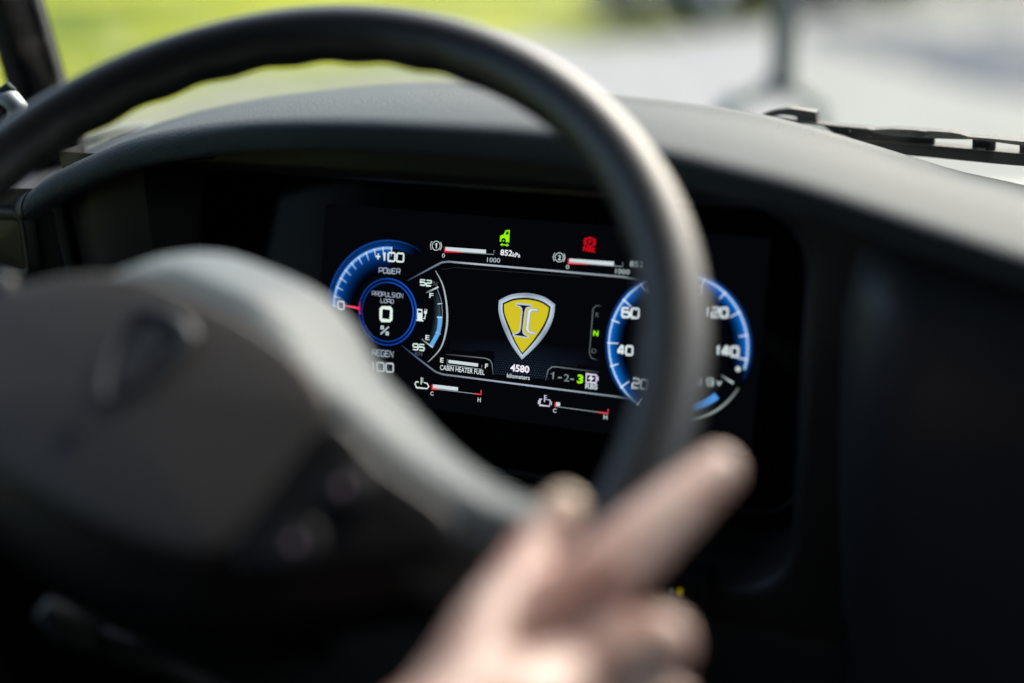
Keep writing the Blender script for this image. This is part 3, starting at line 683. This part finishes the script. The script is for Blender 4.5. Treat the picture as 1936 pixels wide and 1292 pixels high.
C_in = zb([(572, 300), (664, 308), (660, 326), (600, 322), (574, 344), (548, 560), (566, 596), (636, 608), (632, 622), (562, 612), (530, 592), (520, 556), (540, 345), (552, 314)])
k = Ink(.0014); k.poly(C_in, lin(215, 228, 238)); k.build('badge_letter_face')
# right gauge
k = Ink(.0)
k.band(RC, .0345, .0446, 247, -15, lambda w, u: tuple(a * w ** 2.6 * min(1, u * 8) * min(1, (1 - u) * 14) for a in lin(12, 112, 215)), 8, 110)
k.band(RC, .0460, .0483, 247, -22, lambda w, u: tuple(a * (.8 - w * .7) * min(1, u * 8) * min(1, (1 - u) * 12) for a in lin(22, 84, 170)), 3, 110)
k.build('speed_gauge_glow')
k = Ink(.0004); k.band(RC, .0445, .0461, 247, -12, lambda w, u: tuple(a * (.55 + .45 * sin(pi * w)) * min(1, u * 10) for a in lin(175, 212, 255)), 3, 110); k.build('speed_gauge_arc')
k = Ink(.0008)
for i in range(15):
    a = 258.5 - 18.75 * i
    if a > 250: continue
    k.spoke(RC, .0388 if i % 2 == 0 else .0405, .0462, a, .0009, lin(165, 190, 225), lin(235, 245, 255))
for i in range(15 * 5):
    a = 258.5 - 3.75 * i
    if i % 5 and -8 < a < 246: k.spoke(RC, .0425, .0447, a, .0003, lin(8, 70, 150), lin(8, 60, 140))
k.build('speed_gauge_ticks')
stroke_text('gauge_number', '20', (1195.5, 732), (1222, 736), 17, .0012, lin(200, 212, 215))
stroke_text('gauge_number', '40', (1169, 669), (1196, 671.5), 16, .0012, lin(220, 232, 235))
stroke_text('gauge_number', '60', (1177, 599), (1207.5, 601.5), 17, .0013, lin(220, 232, 235))
stroke_text('gauge_number', '80', (1222, 553), (1252, 555), 16, .0012, lin(200, 212, 215))
stroke_text('gauge_number', '100', (1293, 555), (1330, 556.5), 15, .0011, lin(175, 188, 190))
stroke_text('gauge_number', '120', (1337, 598), (1376, 600), 16.5, .0013, lin(210, 222, 225))
stroke_text('gauge_number', '140', (1355, 670.5), (1396, 674), 17, .0013, lin(210, 222, 225))
stroke_text('gauge_number', '13.9', (1308, 727), (1349.5, 729.5), 13, .0010, lin(180, 194, 196)); font_text('gauge_letter', 'v', (1354, 728.5), (1366, 729.5), 13, lin(180, 194, 196), bold=.02)
k = Ink(.0005)
k.band(RC, .0375, .0418, -44, -84, lambda w, u: tuple(a * min(1, (1 - u) * 3 + .15) for a in lin(80, 160, 240)), 2, 30)
k.band(RC, .0458, .0478, -27, -92, lambda w, u: tuple(a * sin(pi * min(.999, w)) * (.35 + .65 * sin(pi * u)) for a in lin(160, 175, 170)), 4, 40)
k.spoke(RC, .0335, .0425, -26, .0010, lin(70, 80, 78), WH); k.spoke(RC, .0378, .0418, -64, .0003, lin(160, 200, 240), lin(190, 220, 250)); k.build('volt_gauge_arc')
k = Ink(.0006); circle(k, (1396, 698), 2.2, .0018, lin(200, 212, 212)); k.build('volt_gauge_mark')

# lit amber symbol on a small switch low in the centre panel
yl = at(1284, 1112, .712)
ys = empty('dash_switch', (0, 0, 0), 'small dark dashboard switch with tiny amber symbol right of the hand', 'switch', mat=Matrix.Translation(yl))
bevel(obj('switch_body', *box(-.016, .016, -.004, .02, -.010, .010), M['pod'], ys, smooth=False), .0015)
def yv(pts): return [(x / 1000, -.0045, z / 1000) for x, z in pts]
obj('amber_symbol', yv([(.2, -1.8), (3.4, -2.4), (3.8, 2.2), (.8, 2.6), (.9, .8), (-.3, .6)]), [(0, 1, 2, 3, 4, 5)], M['print'], ys, smooth=False, cols=[lin(110, 100, 8)] * 6)
obj('white_symbol', yv([(-3.4, -2.2), (-2.4, -2.0), (-2.6, 1.6), (-3.6, 1.4)]), [(0, 1, 2, 3)], M['print'], ys, smooth=False, cols=[lin(90, 95, 95)] * 4)
# LO/HI legend at the far left
A0 = at(0, 527, .7105); B0 = at(31, 527, .7105)
V, F = [], []
x = 0
for ch in 'LO/HI':
    a = .4 if ch == 'I' else .55 if ch == '/' else 1
    for st in STROKE[ch]:
        for (x0, y0), (x1, y1) in zip(st, st[1:]):
            p, q = Vector((A0.x - .0062 + (x + x0 * a) * .0034, A0.z + y0 * .0042)), Vector((A0.x - .0062 + (x + x1 * a) * .0034, A0.z + y1 * .0042))
            d = (q - p).normalized() * .0003; nn = Vector((-d.y, d.x)); n = len(V)
            V += [(w.x, .7095, w.y) for w in (p - d + nn, p - d - nn, q + d - nn, q + d + nn)]; F.append((n, n + 1, n + 2, n + 3))
    x += a + .3
world_child('legend', V, F, M['legend'], dash, smooth=False)

# ------------------------------------------------------------------ steering wheel
WC = Vector((-0.39442069, 0.50484103, 1.79029162)); WN = Vector((0.11580181, -0.61539496, 0.77966595)); E1 = Vector((0.98275186, 0.18492912, 0)); E2 = Vector((-0.14418294, 0.76621816, 0.62619567))
ph = radians(20); EX = (E1 * cos(ph) - E2 * sin(ph)).normalized(); EY = (E1 * sin(ph) + E2 * cos(ph)).normalized()
WM = Matrix(((EX.x, EY.x, WN.x, WC.x), (EX.y, EY.y, WN.y, WC.y), (EX.z, EY.z, WN.z, WC.z), (0, 0, 0, 1)))
wh = empty('steering_wheel', (0, 0, 0), 'large dark grey steering wheel turned slightly clockwise before the lit cluster', 'steering wheel', mat=WM)
RW, RR = .205, .0152
rows = []
NA = 360
for i in range(NA):
    a = 2 * pi * i / NA; row = []
    ad = math.degrees(a) % 360
    # finger grips moulded along the inner back of the rim
    gw = max(0, min(1, (ad - 82) / 6)) * max(0, min(1, (166 - ad) / 6)) + max(0, min(1, (ad - 14) / 6)) * max(0, min(1, (50 - ad) / 6))
    for j in range(28):
        b = 2 * pi * j / 28; rx, rz = RR * 1.0, RR * 1.04
        cx_, cz_ = cos(b), sin(b)
        inner = max(0, -cx_ * .8 - cz_ * .6)
        g_ = 1 + gw * inner * .05 * (sin(ad * 2 * pi / 10.5) )
        rr_ = RW + rx * cx_ * g_; row.append((rr_ * cos(a), rr_ * sin(a), rz * cz_ * g_))
    rows.append(row)
obj('rim', *grid(rows, closed_u=True, closed_v=True), M['wheel'], wh)
half = [(0, .043), (.03, .041), (.055, .031), (.075, .018), (.10, .008), (.13, -.003), (.16, -.008), (.195, -.006), (.199, -.022), (.195, -.040), (.165, -.062), (.13, -.088), (.09, -.112), (.045, -.126), (0, -.130)]
outl = catmull([(x, y, 0) for x, y in half] + [(-x, y - .028 * max(0, min(1, (x - .05) / .06)) * max(0, min(1, (y + .10) / .09)), 0) for x, y in reversed(half[1:-1])], 8, closed=True)
def insetn(pts):
    N = len(pts); out_ = []
    for i in range(N):
        t_ = pts[(i + 2) % N] - pts[i - 2]; t_.normalize(); out_.append(Vector((t_.y, -t_.x, 0)))     # clockwise outline: inwards
    return out_
nin = insetn(outl)
if (outl[0] + nin[0] * .01).y > outl[0].y: nin = [-v for v in nin]
def hmax(p):
    r = abs(p.x); return .046 - .025 * max(0, min(1, (r - .085) / .10)) ** 1.2 
def dmax(p): return .043 - .024 * max(0, min(1, (abs(p.x) - .05) / .12))
rows = []
for h_ in (-.035, -.02, -.008):
    rows.append([(p.x * .97, p.y * .97, h_ if abs(p.x) < .12 else max(h_, -.012)) for p in outl])
last = None
SH = smoothtab([(0, 0), (.02, .22), (.08, .37), (.22, .53), (.42, .71), (.60, .87), (.70, .94), (.82, .985), (1, 1)], 3)
for dn, hn in SH:                                       # broad sloping shoulder between the outer edge and the face
    r_q = []
    for p, nn in zip(outl, nin):
        r_q.append(p + nn * dmax(p) * dn + Vector((0, 0, hmax(p) * hn)))
    rows.append([tuple(v) for v in r_q]); last = r_q
for s_ in (.15, .35, .6, .8, .93):
    rows.append([(v.x * (1 - .06 * s_), v.y + (-.042 - v.y) * s_, v.z + .001 * s_) for v in last])
hb = obj('hub_and_spokes', *grid(rows, closed_u=True), M['hub'], wh)
hb.data.materials.append(M['pod'])                      # black lower half of the hub moulding
for p in hb.data.polygons:
    if p.center.y < -.045 - .02 * min(1, abs(p.center.x) / .1) or p.center.z < .001: p.material_index = 1
def plate(name, outline, z0, z1, r, m, parent, dome=0, n=5):
    o2 = [Vector((x, y, 0)) for x, y in outline]; nn = insetn(o2); cxy = sum(o2, Vector()) / len(o2)
    if (o2[0] + nn[0] * .001 - cxy).length > (o2[0] - cxy).length: nn = [-v for v in nn]
    rows = [[(p.x, p.y, z0) for p in o2]]
    for q in range(n + 1):
        a = q / n * pi / 2
        rows.append([((p + v * r * (1 - cos(a))).x, (p + v * r * (1 - cos(a))).y, z1 - r + r * sin(a)) for p, v in zip(o2, nn)])
    l = [Vector(p) for p in rows[-1]]
    for s_ in (.2, .45, .7, 1):
        rows.append([(p.x + (cxy.x - p.x) * s_, p.y + (cxy.y - p.y) * s_, p.z + dome * (1 - (1 - s_) ** 2)) for p in l])
    return obj(name, *grid(rows, closed_u=True), m, parent)
pad = [(0, -.001), (.03, -.002), (.06, -.007), (.082, -.016), (.0895, -.024), (.0895, -.05), (.088, -.085), (.082, -.098), (.06, -.104), (.03, -.107), (0, -.108)]
pado = [(p.x, p.y) for p in catmull([(x, y, 0) for x, y in pad] + [(-x, y - .013 * max(0, min(1, (x - .04) / .045)) * (y > -.06), 0) for x, y in reversed(pad[1:-1])], 5, closed=True)]
cov = plate('airbag_cover', pado, .040, .0505, .004, M['pad'], wh, dome=.003)
# emblem on the cover: raised shield frame and letters
def shl(sc): 
    b = curved([(-18.5, 20), (-10, 24.5), (0, 26), (10, 24.5), (18.5, 20), (17.5, 8), (12, -8), (0, -26.5), (-12, -8), (-17.5, 8)], [0, 4, 7], 6)
    return [(x * sc / 1000, (y * sc) / 1000 - .0385) for x, y in b]
ZE = .0530
n = len(shl(1))
rows = [[(x, y, ZE - .003) for x, y in shl(1.0)], [(x, y, ZE) for x, y in shl(1.0)], [(x, y, ZE + .0030) for x, y in shl(.95)], [(x, y, ZE + .0026) for x, y in shl(.84)], [(x, y, ZE + .0003) for x, y in shl(.80)]]
emb = obj('emblem', *grid(rows, closed_u=True), M['emblem'], wh)
obj('emblem_field', [(x, y, ZE + .0003) for x, y in shl(.81)], [tuple(range(n))], M['emblem_dark'], emb, smooth=False)
def prism(pts, z0, z1):
    n = len(pts); V = [(x, y, z0) for x, y in pts] + [(x, y, z1) for x, y in pts]
    return V, [tuple(range(n, 2 * n))] + [(i, (i + 1) % n, n + (i + 1) % n, n + i) for i in range(n)]
def mm(pts): return [(x / 1000, y / 1000 - .0385) for x, y in pts]
obj('emblem_letter', *prism(mm([(-8, 15), (3, 15), (3, 12.5), (0, 11.5), (0, -6.5), (3, -8), (3, -10.5), (-8, -10.5), (-8, -8), (-5, -6.5), (-5, 11.5), (-8, 12.5)]), ZE, ZE + .0016), M['emblem'], emb, smooth=False)
obj('emblem_letter', *prism(mm([(4, 12), (9, 12), (9, 9), (5.5, 8.5), (5, -4.5), (9, -5), (9, -8), (4, -8), (1.5, -5.5), (1.5, 9.5)]), ZE, ZE + .0016), M['emblem'], emb, smooth=False)
obj('cover_release_mark', *prism([(x * .001 - .004, y * .001 - .0825) for x, y in ((-3, -4), (3, -4), (4, 3), (0, 5), (-4, 3))], .0525, .0531), M['pod'], wh, smooth=False)
# switch pods and buttons on both spokes
for sx in (1, -1):
    po = [(x * sx, y) for x, y in ((.0925, -.026), (.12, -.032), (.15, -.035), (.158, -.042), (.155, -.056), (.13, -.076), (.105, -.094), (.0915, -.092), (.0905, -.06))]
    poo = [(p.x, p.y) for p in catmull([(x, y, 0) for x, y in po], 4, closed=True)]
    hz = .0405
    o2 = [Vector((x, y, 0)) for x, y in poo]
    cc = sum(o2, Vector()) / len(o2)
    def zz(p, e): return hmax(p) + e
    rows = [[(p.x, p.y, zz(p, e)) for p in [cc + (q - cc) * s_ for q in o2]] for s_, e in ((1, -.004), (1, .0), (.97, .0020), (.9, .0026), (.5, .0026), (.02, .0026))]
    pod = obj('switch_pod', *grid(rows, closed_u=True), M['pod'], wh)
    for bx, by in ((.1135, -.049), (.110, -.0775)):
        bo = [(bx * sx + cos(radians(a)) * .0105, by + sin(radians(a)) * .0105) for a in range(0, 360, 15)]
        z_ = hmax(Vector((bx, 0, 0))) + .0022
        b_ = plate('button', bo, z_ - .003, z_ + .003, .0015, M['pod'], pod)
        V, F = join(*[([(bx * sx + cos(a) * r0, by + sin(a) * r0, z_ + .0034) for a, r0 in ((q, .0012), (q + .5, .0048), (q + .9, .0012))], [(0, 1, 2)]) for q in (0, 1.57, 3.14, 4.71)], ([(bx * sx + x, by + y, z_ + .0034) for x, y in ((-.0018, -.0018), (.0018, -.0018), (.0018, .0018), (-.0018, .0018))], [(0, 1, 2, 3)]))
        obj('button_icon', V, F, M['icon'], b_, smooth=False)

# column shroud and stalk behind the wheel
col = empty('steering_column', (0, 0, 0), 'black steering column shroud under the wheel hub', 'steering column', mat=WM)
rows = []
for h_, rx, ry in ((-.03, .05, .05), (-.05, .062, .06), (-.12, .066, .066), (-.25, .064, .068), (-.40, .06, .07)):
    rows.append([(rx * cos(a), -.045 + ry * sin(a), h_) for a in [2 * pi * k / 32 for k in range(32)]])
obj('shroud', *grid(rows, closed_u=True, cap=True), M['dash_low'], col)
st = empty('column_stalk', (0, 0, 0), 'slim dark stalk with grey tip below the wheel at bottom left', 'stalk', mat=Matrix.Translation(deep(200, 1200, .70)))
V, F = tube([deep(480, 1330, .74), deep(330, 1262, .72), deep(180, 1205, .70)], [.008, .007, .006], 14); world_child('lever', V, F, M['dash_low'], st)
V, F = tube([deep(180, 1206, .70), deep(120, 1178, .695), deep(82, 1150, .69)], [.0075, .0085, .006], 14); world_child('tip', V, F, M['dash'], st)

# ------------------------------------------------------------------ hand
def capsule(bm, a, b, ra, rb, seg=16):
    a, b = Vector(a), Vector(b); ax = (b - a); L = ax.length; ax.normalize(); s = ax.orthogonal().normalized(); t_ = ax.cross(s)
    prof = [(-ra * cos(q), ra * sin(q)) for q in [pi / 2 * k / 5 for k in range(0, 6)]] + [(L + rb * sin(q), rb * cos(q)) for q in [pi / 2 * k / 5 for k in range(0, 6)]]
    rings = []
    for d, r in prof:
        rings.append([bm.verts.new(a + ax * d + (s * cos(2 * pi * k / seg) + t_ * sin(2 * pi * k / seg)) * max(r, 1e-4)) for k in range(seg)])
    for i in range(len(rings) - 1):
        for k in range(seg):
            bm.faces.new((rings[i][k], rings[i][(k + 1) % seg], rings[i + 1][(k + 1) % seg], rings[i + 1][k]))
    bm.faces.new(list(reversed(rings[0]))); bm.faces.new(rings[-1])
def rpx(w, d): return w / FPX * d / 2                   # half of a width in pixels at depth d
HP = {
 'wrist': deep(690, 1420, .455), 'palm_c': deep(930, 1330, .475),
}
def chain(bm, pts):
    P = [(deep(x, y, d), rpx(w, d)) for x, y, d, w in pts]
    for (a, ra), (b, rb) in zip(P, P[1:]): capsule(bm, a, b, ra, rb)
    return P
bm = bmesh.new()
chain(bm, [(190, 2250, .40, 320), (580, 1640, .43, 280), (800, 1420, .455, 225)])                       # forearm
chain(bm, [(825, 1410, .455, 215), (890, 1310, .48, 200), (960, 1230, .50, 160)])                         # palm towards index knuckle
chain(bm, [(800, 1440, .455, 240), (960, 1370, .47, 230), (1070, 1285, .495, 170)])                         # towards middle knuckle
chain(bm, [(820, 1500, .45, 220), (980, 1470, .465, 215), (1085, 1400, .49, 160)])                         # ring knuckle
chain(bm, [(800, 1560, .445, 200), (980, 1560, .46, 190), (1075, 1510, .485, 140)])                        # little knuckle
chain(bm, [(862, 1345, .465, 175), (915, 1205, .49, 135), (980, 1095, .515, 108), (1016, 1035, .53, 98), (1062, 978, .54, 96)])   # thumb
chain(bm, [(955, 1240, .495, 190), (1130, 1098, .51, 148), (1262, 975, .53, 122), (1355, 893, .545, 96)])   # index, extended
chain(bm, [(1070, 1285, .495, 165), (1240, 1218, .505, 142), (1240, 1228, .54, 114), (1165, 1234, .575, 98)])  # middle, curled round the rim
chain(bm, [(1085, 1400, .49, 155), (1250, 1350, .50, 135), (1255, 1352, .535, 115), (1200, 1350, .57, 100)])
chain(bm, [(1075, 1510, .485, 135), (1230, 1480, .495, 115), (1240, 1480, .525, 100), (1170, 1470, .55, 90)])
bmesh.ops.recalc_face_normals(bm, faces=bm.faces)
me = bpy.data.meshes.new('hand'); hloc = deep(930, 1330, .475)
bmesh.ops.translate(bm, verts=bm.verts, vec=-hloc); bm.to_mesh(me); bm.free(); me.materials.append(M['skin'])
hand = bpy.data.objects.new('hand', me); C.objects.link(hand); hand.location = hloc
hand.matrix_world = Matrix.Translation(hloc)
md = hand.modifiers.new('remesh', 'REMESH'); md.mode = 'VOXEL'; md.voxel_size = .0016; md.use_smooth_shade = True
md = hand.modifiers.new('smooth', 'SMOOTH'); md.factor = .6; md.iterations = 6
tag(hand, "driver's bare right hand on the wheel with index finger stretched out", 'hand')
def nail(c, along, out_, L, Wd):
    a = along.normalized(); o_ = (out_ - a * out_.dot(a)).normalized(); s = a.cross(o_)
    rows = []
    for i in range(7):
        u = -1 + 2 * i / 6; row = []
        wd = Wd * (1 - .25 * max(0, u) ** 2 - .12 * max(0, -u) ** 2)
        for j in range(7):
            v = -1 + 2 * j / 6; row.append(c + a * u * L + s * v * wd + o_ * (-.35 * Wd * v * v - .0004 * u * u))
        rows.append(row)
    o = world_child('fingernail', *grid(rows), M['nail'], hand)
    m_ = o.modifiers.new('solid', 'SOLIDIFY'); m_.thickness = .0006; return o
vw = (EYE - deep(1345, 895, .545)).normalized(); upv = AX @ Vector((0, 1, 0)); rtv = AX @ Vector((1, 0, 0))
ia = deep(1355, 893, .545) - deep(1262, 975, .53)
no = (vw * .75 + upv * .55 - rtv * .1).normalized()
nail(deep(1355, 893, .545) + no * .0084, ia, no, .0068, .0062)
ta = deep(1066, 980, .54) - deep(1020, 1035, .53)
no = (vw * .8 + upv * .5).normalized(); nail(deep(1062, 976, .54) + no * .0092, ta, no, .0085, .0075)

# ------------------------------------------------------------------ wipers outside the glass
def wz(pts): return [(1400 + x / 3.612, 180 + y / 3.612) for x, y in pts]
YW = .992
def slab(name, pts, parent, m, y0=YW, th=.006, smooth=False):
    P = [at(px, py, y0) for px, py in pts]
    from mathutils.geometry import tessellate_polygon
    tri = tessellate_polygon([[Vector((p.x, p.z, 0)) for p in P]]); n = len(P)
    V = [tuple(p) for p in P] + [(p.x, p.y + th, p.z) for p in P]
    F = [tuple(t_) for t_ in tri] + [tuple(n + i for i in reversed(t_)) for t_ in tri] + [(i, (i + 1) % n, n + (i + 1) % n, n + i) for i in range(n)]
    o = world_child(name, V, F, m, parent, smooth=False)
    bm = bmesh.new(); bm.from_mesh(o.data); bmesh.ops.recalc_face_normals(bm, faces=bm.faces); bm.to_mesh(o.data); bm.free(); return o
wp = empty('wiper', (0, 0, 0), 'black windscreen wiper with cut-out frame resting low on the right', 'wiper', 'windscreen wipers', mat=Matrix.Translation(at(1700, 270, YW)))
slab('arm_hook', wz([(60, 160), (130, 138), (200, 110), (260, 96), (330, 88), (400, 98), (514, 117), (519, 170), (528, 200), (400, 196), (384, 186), (385, 152), (345, 142), (280, 137), (215, 142), (160, 152), (100, 170)]), wp, M['rubber'], YW - .002, .010)
ext = 3400
slab('frame_bar', wz([(60, 160), (200, 160), (385, 184), (530, 196), (700, 214), (860, 228), (905, 238), (960, 234), (1050, 231), (1180, 238), (1300, 246), (1440, 255), (1500, 266), (1560, 285), (1700, 296), (1936, 320), (ext, 470),
     (ext, 496), (1936, 348), (1700, 316), (1590, 303), (1480, 302), (1300, 296), (1150, 286), (1000, 276), (930, 262), (870, 243), (700, 225), (530, 207), (385, 196), (200, 172), (60, 172)]), wp, M['wiperm'], YW - .006, .012)
slab('frame_web', wz([(560, 208), (700, 224), (870, 242), (930, 260), (1000, 274), (1150, 285), (1324, 297), (1322, 352), (860, 314), (640, 262)]), wp, M['rubber'], YW + .001, .004)
slab('frame_web', wz([(1583, 303), (1742, 320), (1738, 388), (1583, 374)]), wp, M['rubber'], YW + .001, .004)
slab('frame_web', wz([(1905, 344), (2300, 382), (2300, 436), (1905, 404)]), wp, M['rubber'], YW + .001, .004)
slab('blade', wz([(300, 262), (860, 316), (1320, 350), (1600, 374), (1936, 407), (ext, 560), (ext, 640), (1936, 486), (1720, 468), (1600, 456), (1400, 436), (1280, 424), (860, 390), (300, 340)]), wp, M['rubber'], YW - .002, .012)
slab('blade_spline', wz([(300, 258), (860, 311), (1320, 346), (1600, 371), (1936, 403), (ext, 556), (ext, 562), (1936, 408), (1600, 376), (1320, 351), (860, 316), (300, 262)]), wp, M['wiperm'], YW - .0035, .014)
slab('clip', wz([(1610, 366), (1665, 369), (1668, 384), (1612, 380)]), wp, M['wiperm'], YW - .006, .006)
slab('rivet', wz([(1205, 250), (1222, 244), (1255, 246), (1272, 252), (1272, 262), (1250, 268), (1215, 266), (1205, 260)]), wp, M['rubber'], YW - .0075, .004)
slab('frame_slot', wz([(1075, 252), (1090, 244), (1115, 241), (1140, 247), (1155, 258), (1140, 257), (1115, 251), (1095, 254)]), wp, M['rubber'], YW - .0068, .002)
wl = empty('wiper', (0, 0, 0), 'slim wiper strips behind the left end of dash, near the pillar', 'wiper', 'windscreen wipers', mat=Matrix.Translation(at(200, 270, .93)))
def lz(pts): return [(x / 3.914, 226 + y / 3.914) for x, y in pts]
slab('wiper_arm', lz([(300, 215), (540, 166), (660, 132), (750, 112), (900, 84), (1060, 68), (1100, 80), (950, 104), (840, 132), (700, 172), (560, 190), (300, 240)]), wl, M['rubber'], .945, .008)
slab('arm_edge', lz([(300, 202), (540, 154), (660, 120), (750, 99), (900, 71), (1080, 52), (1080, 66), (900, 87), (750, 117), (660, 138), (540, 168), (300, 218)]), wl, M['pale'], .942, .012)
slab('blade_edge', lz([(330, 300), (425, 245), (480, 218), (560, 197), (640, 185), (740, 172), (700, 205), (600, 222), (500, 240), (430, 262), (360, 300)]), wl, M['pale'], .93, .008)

# crossview mirror mast standing on the bus nose
def yz(px, py, Y): return at(px, py, Y)
ms = empty('mirror_mast', (0, 0, 0), 'dark upright mirror post with splayed struts ahead of the windscreen', 'mirror post', mat=Matrix.Translation(at(1478, 330, 2.3)))
world_child('post', *tube([at(1492, -320, 2.3), at(1488, 0, 2.3), at(1480, 120, 2.3), at(1478, 158, 2.3)], [.024, .023, .020, .018], 14), M['mast'], ms)
world_child('joint', *tube([at(1478, 140, 2.3), at(1478, 176, 2.3)], [.026, .022], 14), M['mast'], ms)
a_ = [at(1472, 165, 2.3), at(1425, 178, 2.28), at(1370, 215, 2.22)]
a_.append(Vector((a_[-1].x - .03, a_[-1].y - .04, 1.475)))
world_child('strut', *tube(catmull(a_, 6), .016, 12), M['legm'], ms)
a_ = [at(1484, 165, 2.3), at(1515, 178, 2.3), at(1550, 215, 2.32)]
a_.append(Vector((a_[-1].x + .02, a_[-1].y + .03, 1.465)))
world_child('strut', *tube(catmull(a_, 6), .013, 12), M['legm'], ms)
mh = world_child('mirror_head', *tube([at(1492, -330, 2.30), at(1492, -330, 2.24), at(1492, -330, 2.20)], [.10, .12, .08], 24), M['mast'], ms)
# bus nose below the windscreen
ns = empty('bus_nose', (.3, 1.9, 1.2), 'white bus bonnet below the windscreen carrying the mirror post', 'bonnet')
ns.matrix_world = Matrix.Translation((.3, 1.9, 1.2))
rows = []
for y, w, z in ((1.03, 1.15, 1.56), (1.4, 1.12, 1.54), (1.9, 1.05, 1.51), (2.4, .98, 1.47), (2.65, .92, 1.40), (2.75, .88, 1.25), (2.78, .88, .7)):
    rows.append([(.3 - w, y, z - .55 if y < 2.7 else .6), (.3 - w, y, z - .12), (.3 - w + .05, y, z - .03), (.3 - w * .8, y, z), (.3, y, z + .03), (.3 + w * .8, y, z), (.3 + w - .05, y, z - .03), (.3 + w, y, z - .12), (.3 + w, y, z - .55 if y < 2.7 else .6)])
world_child('bonnet_panel', *grid(rows), M['busp'], ns)
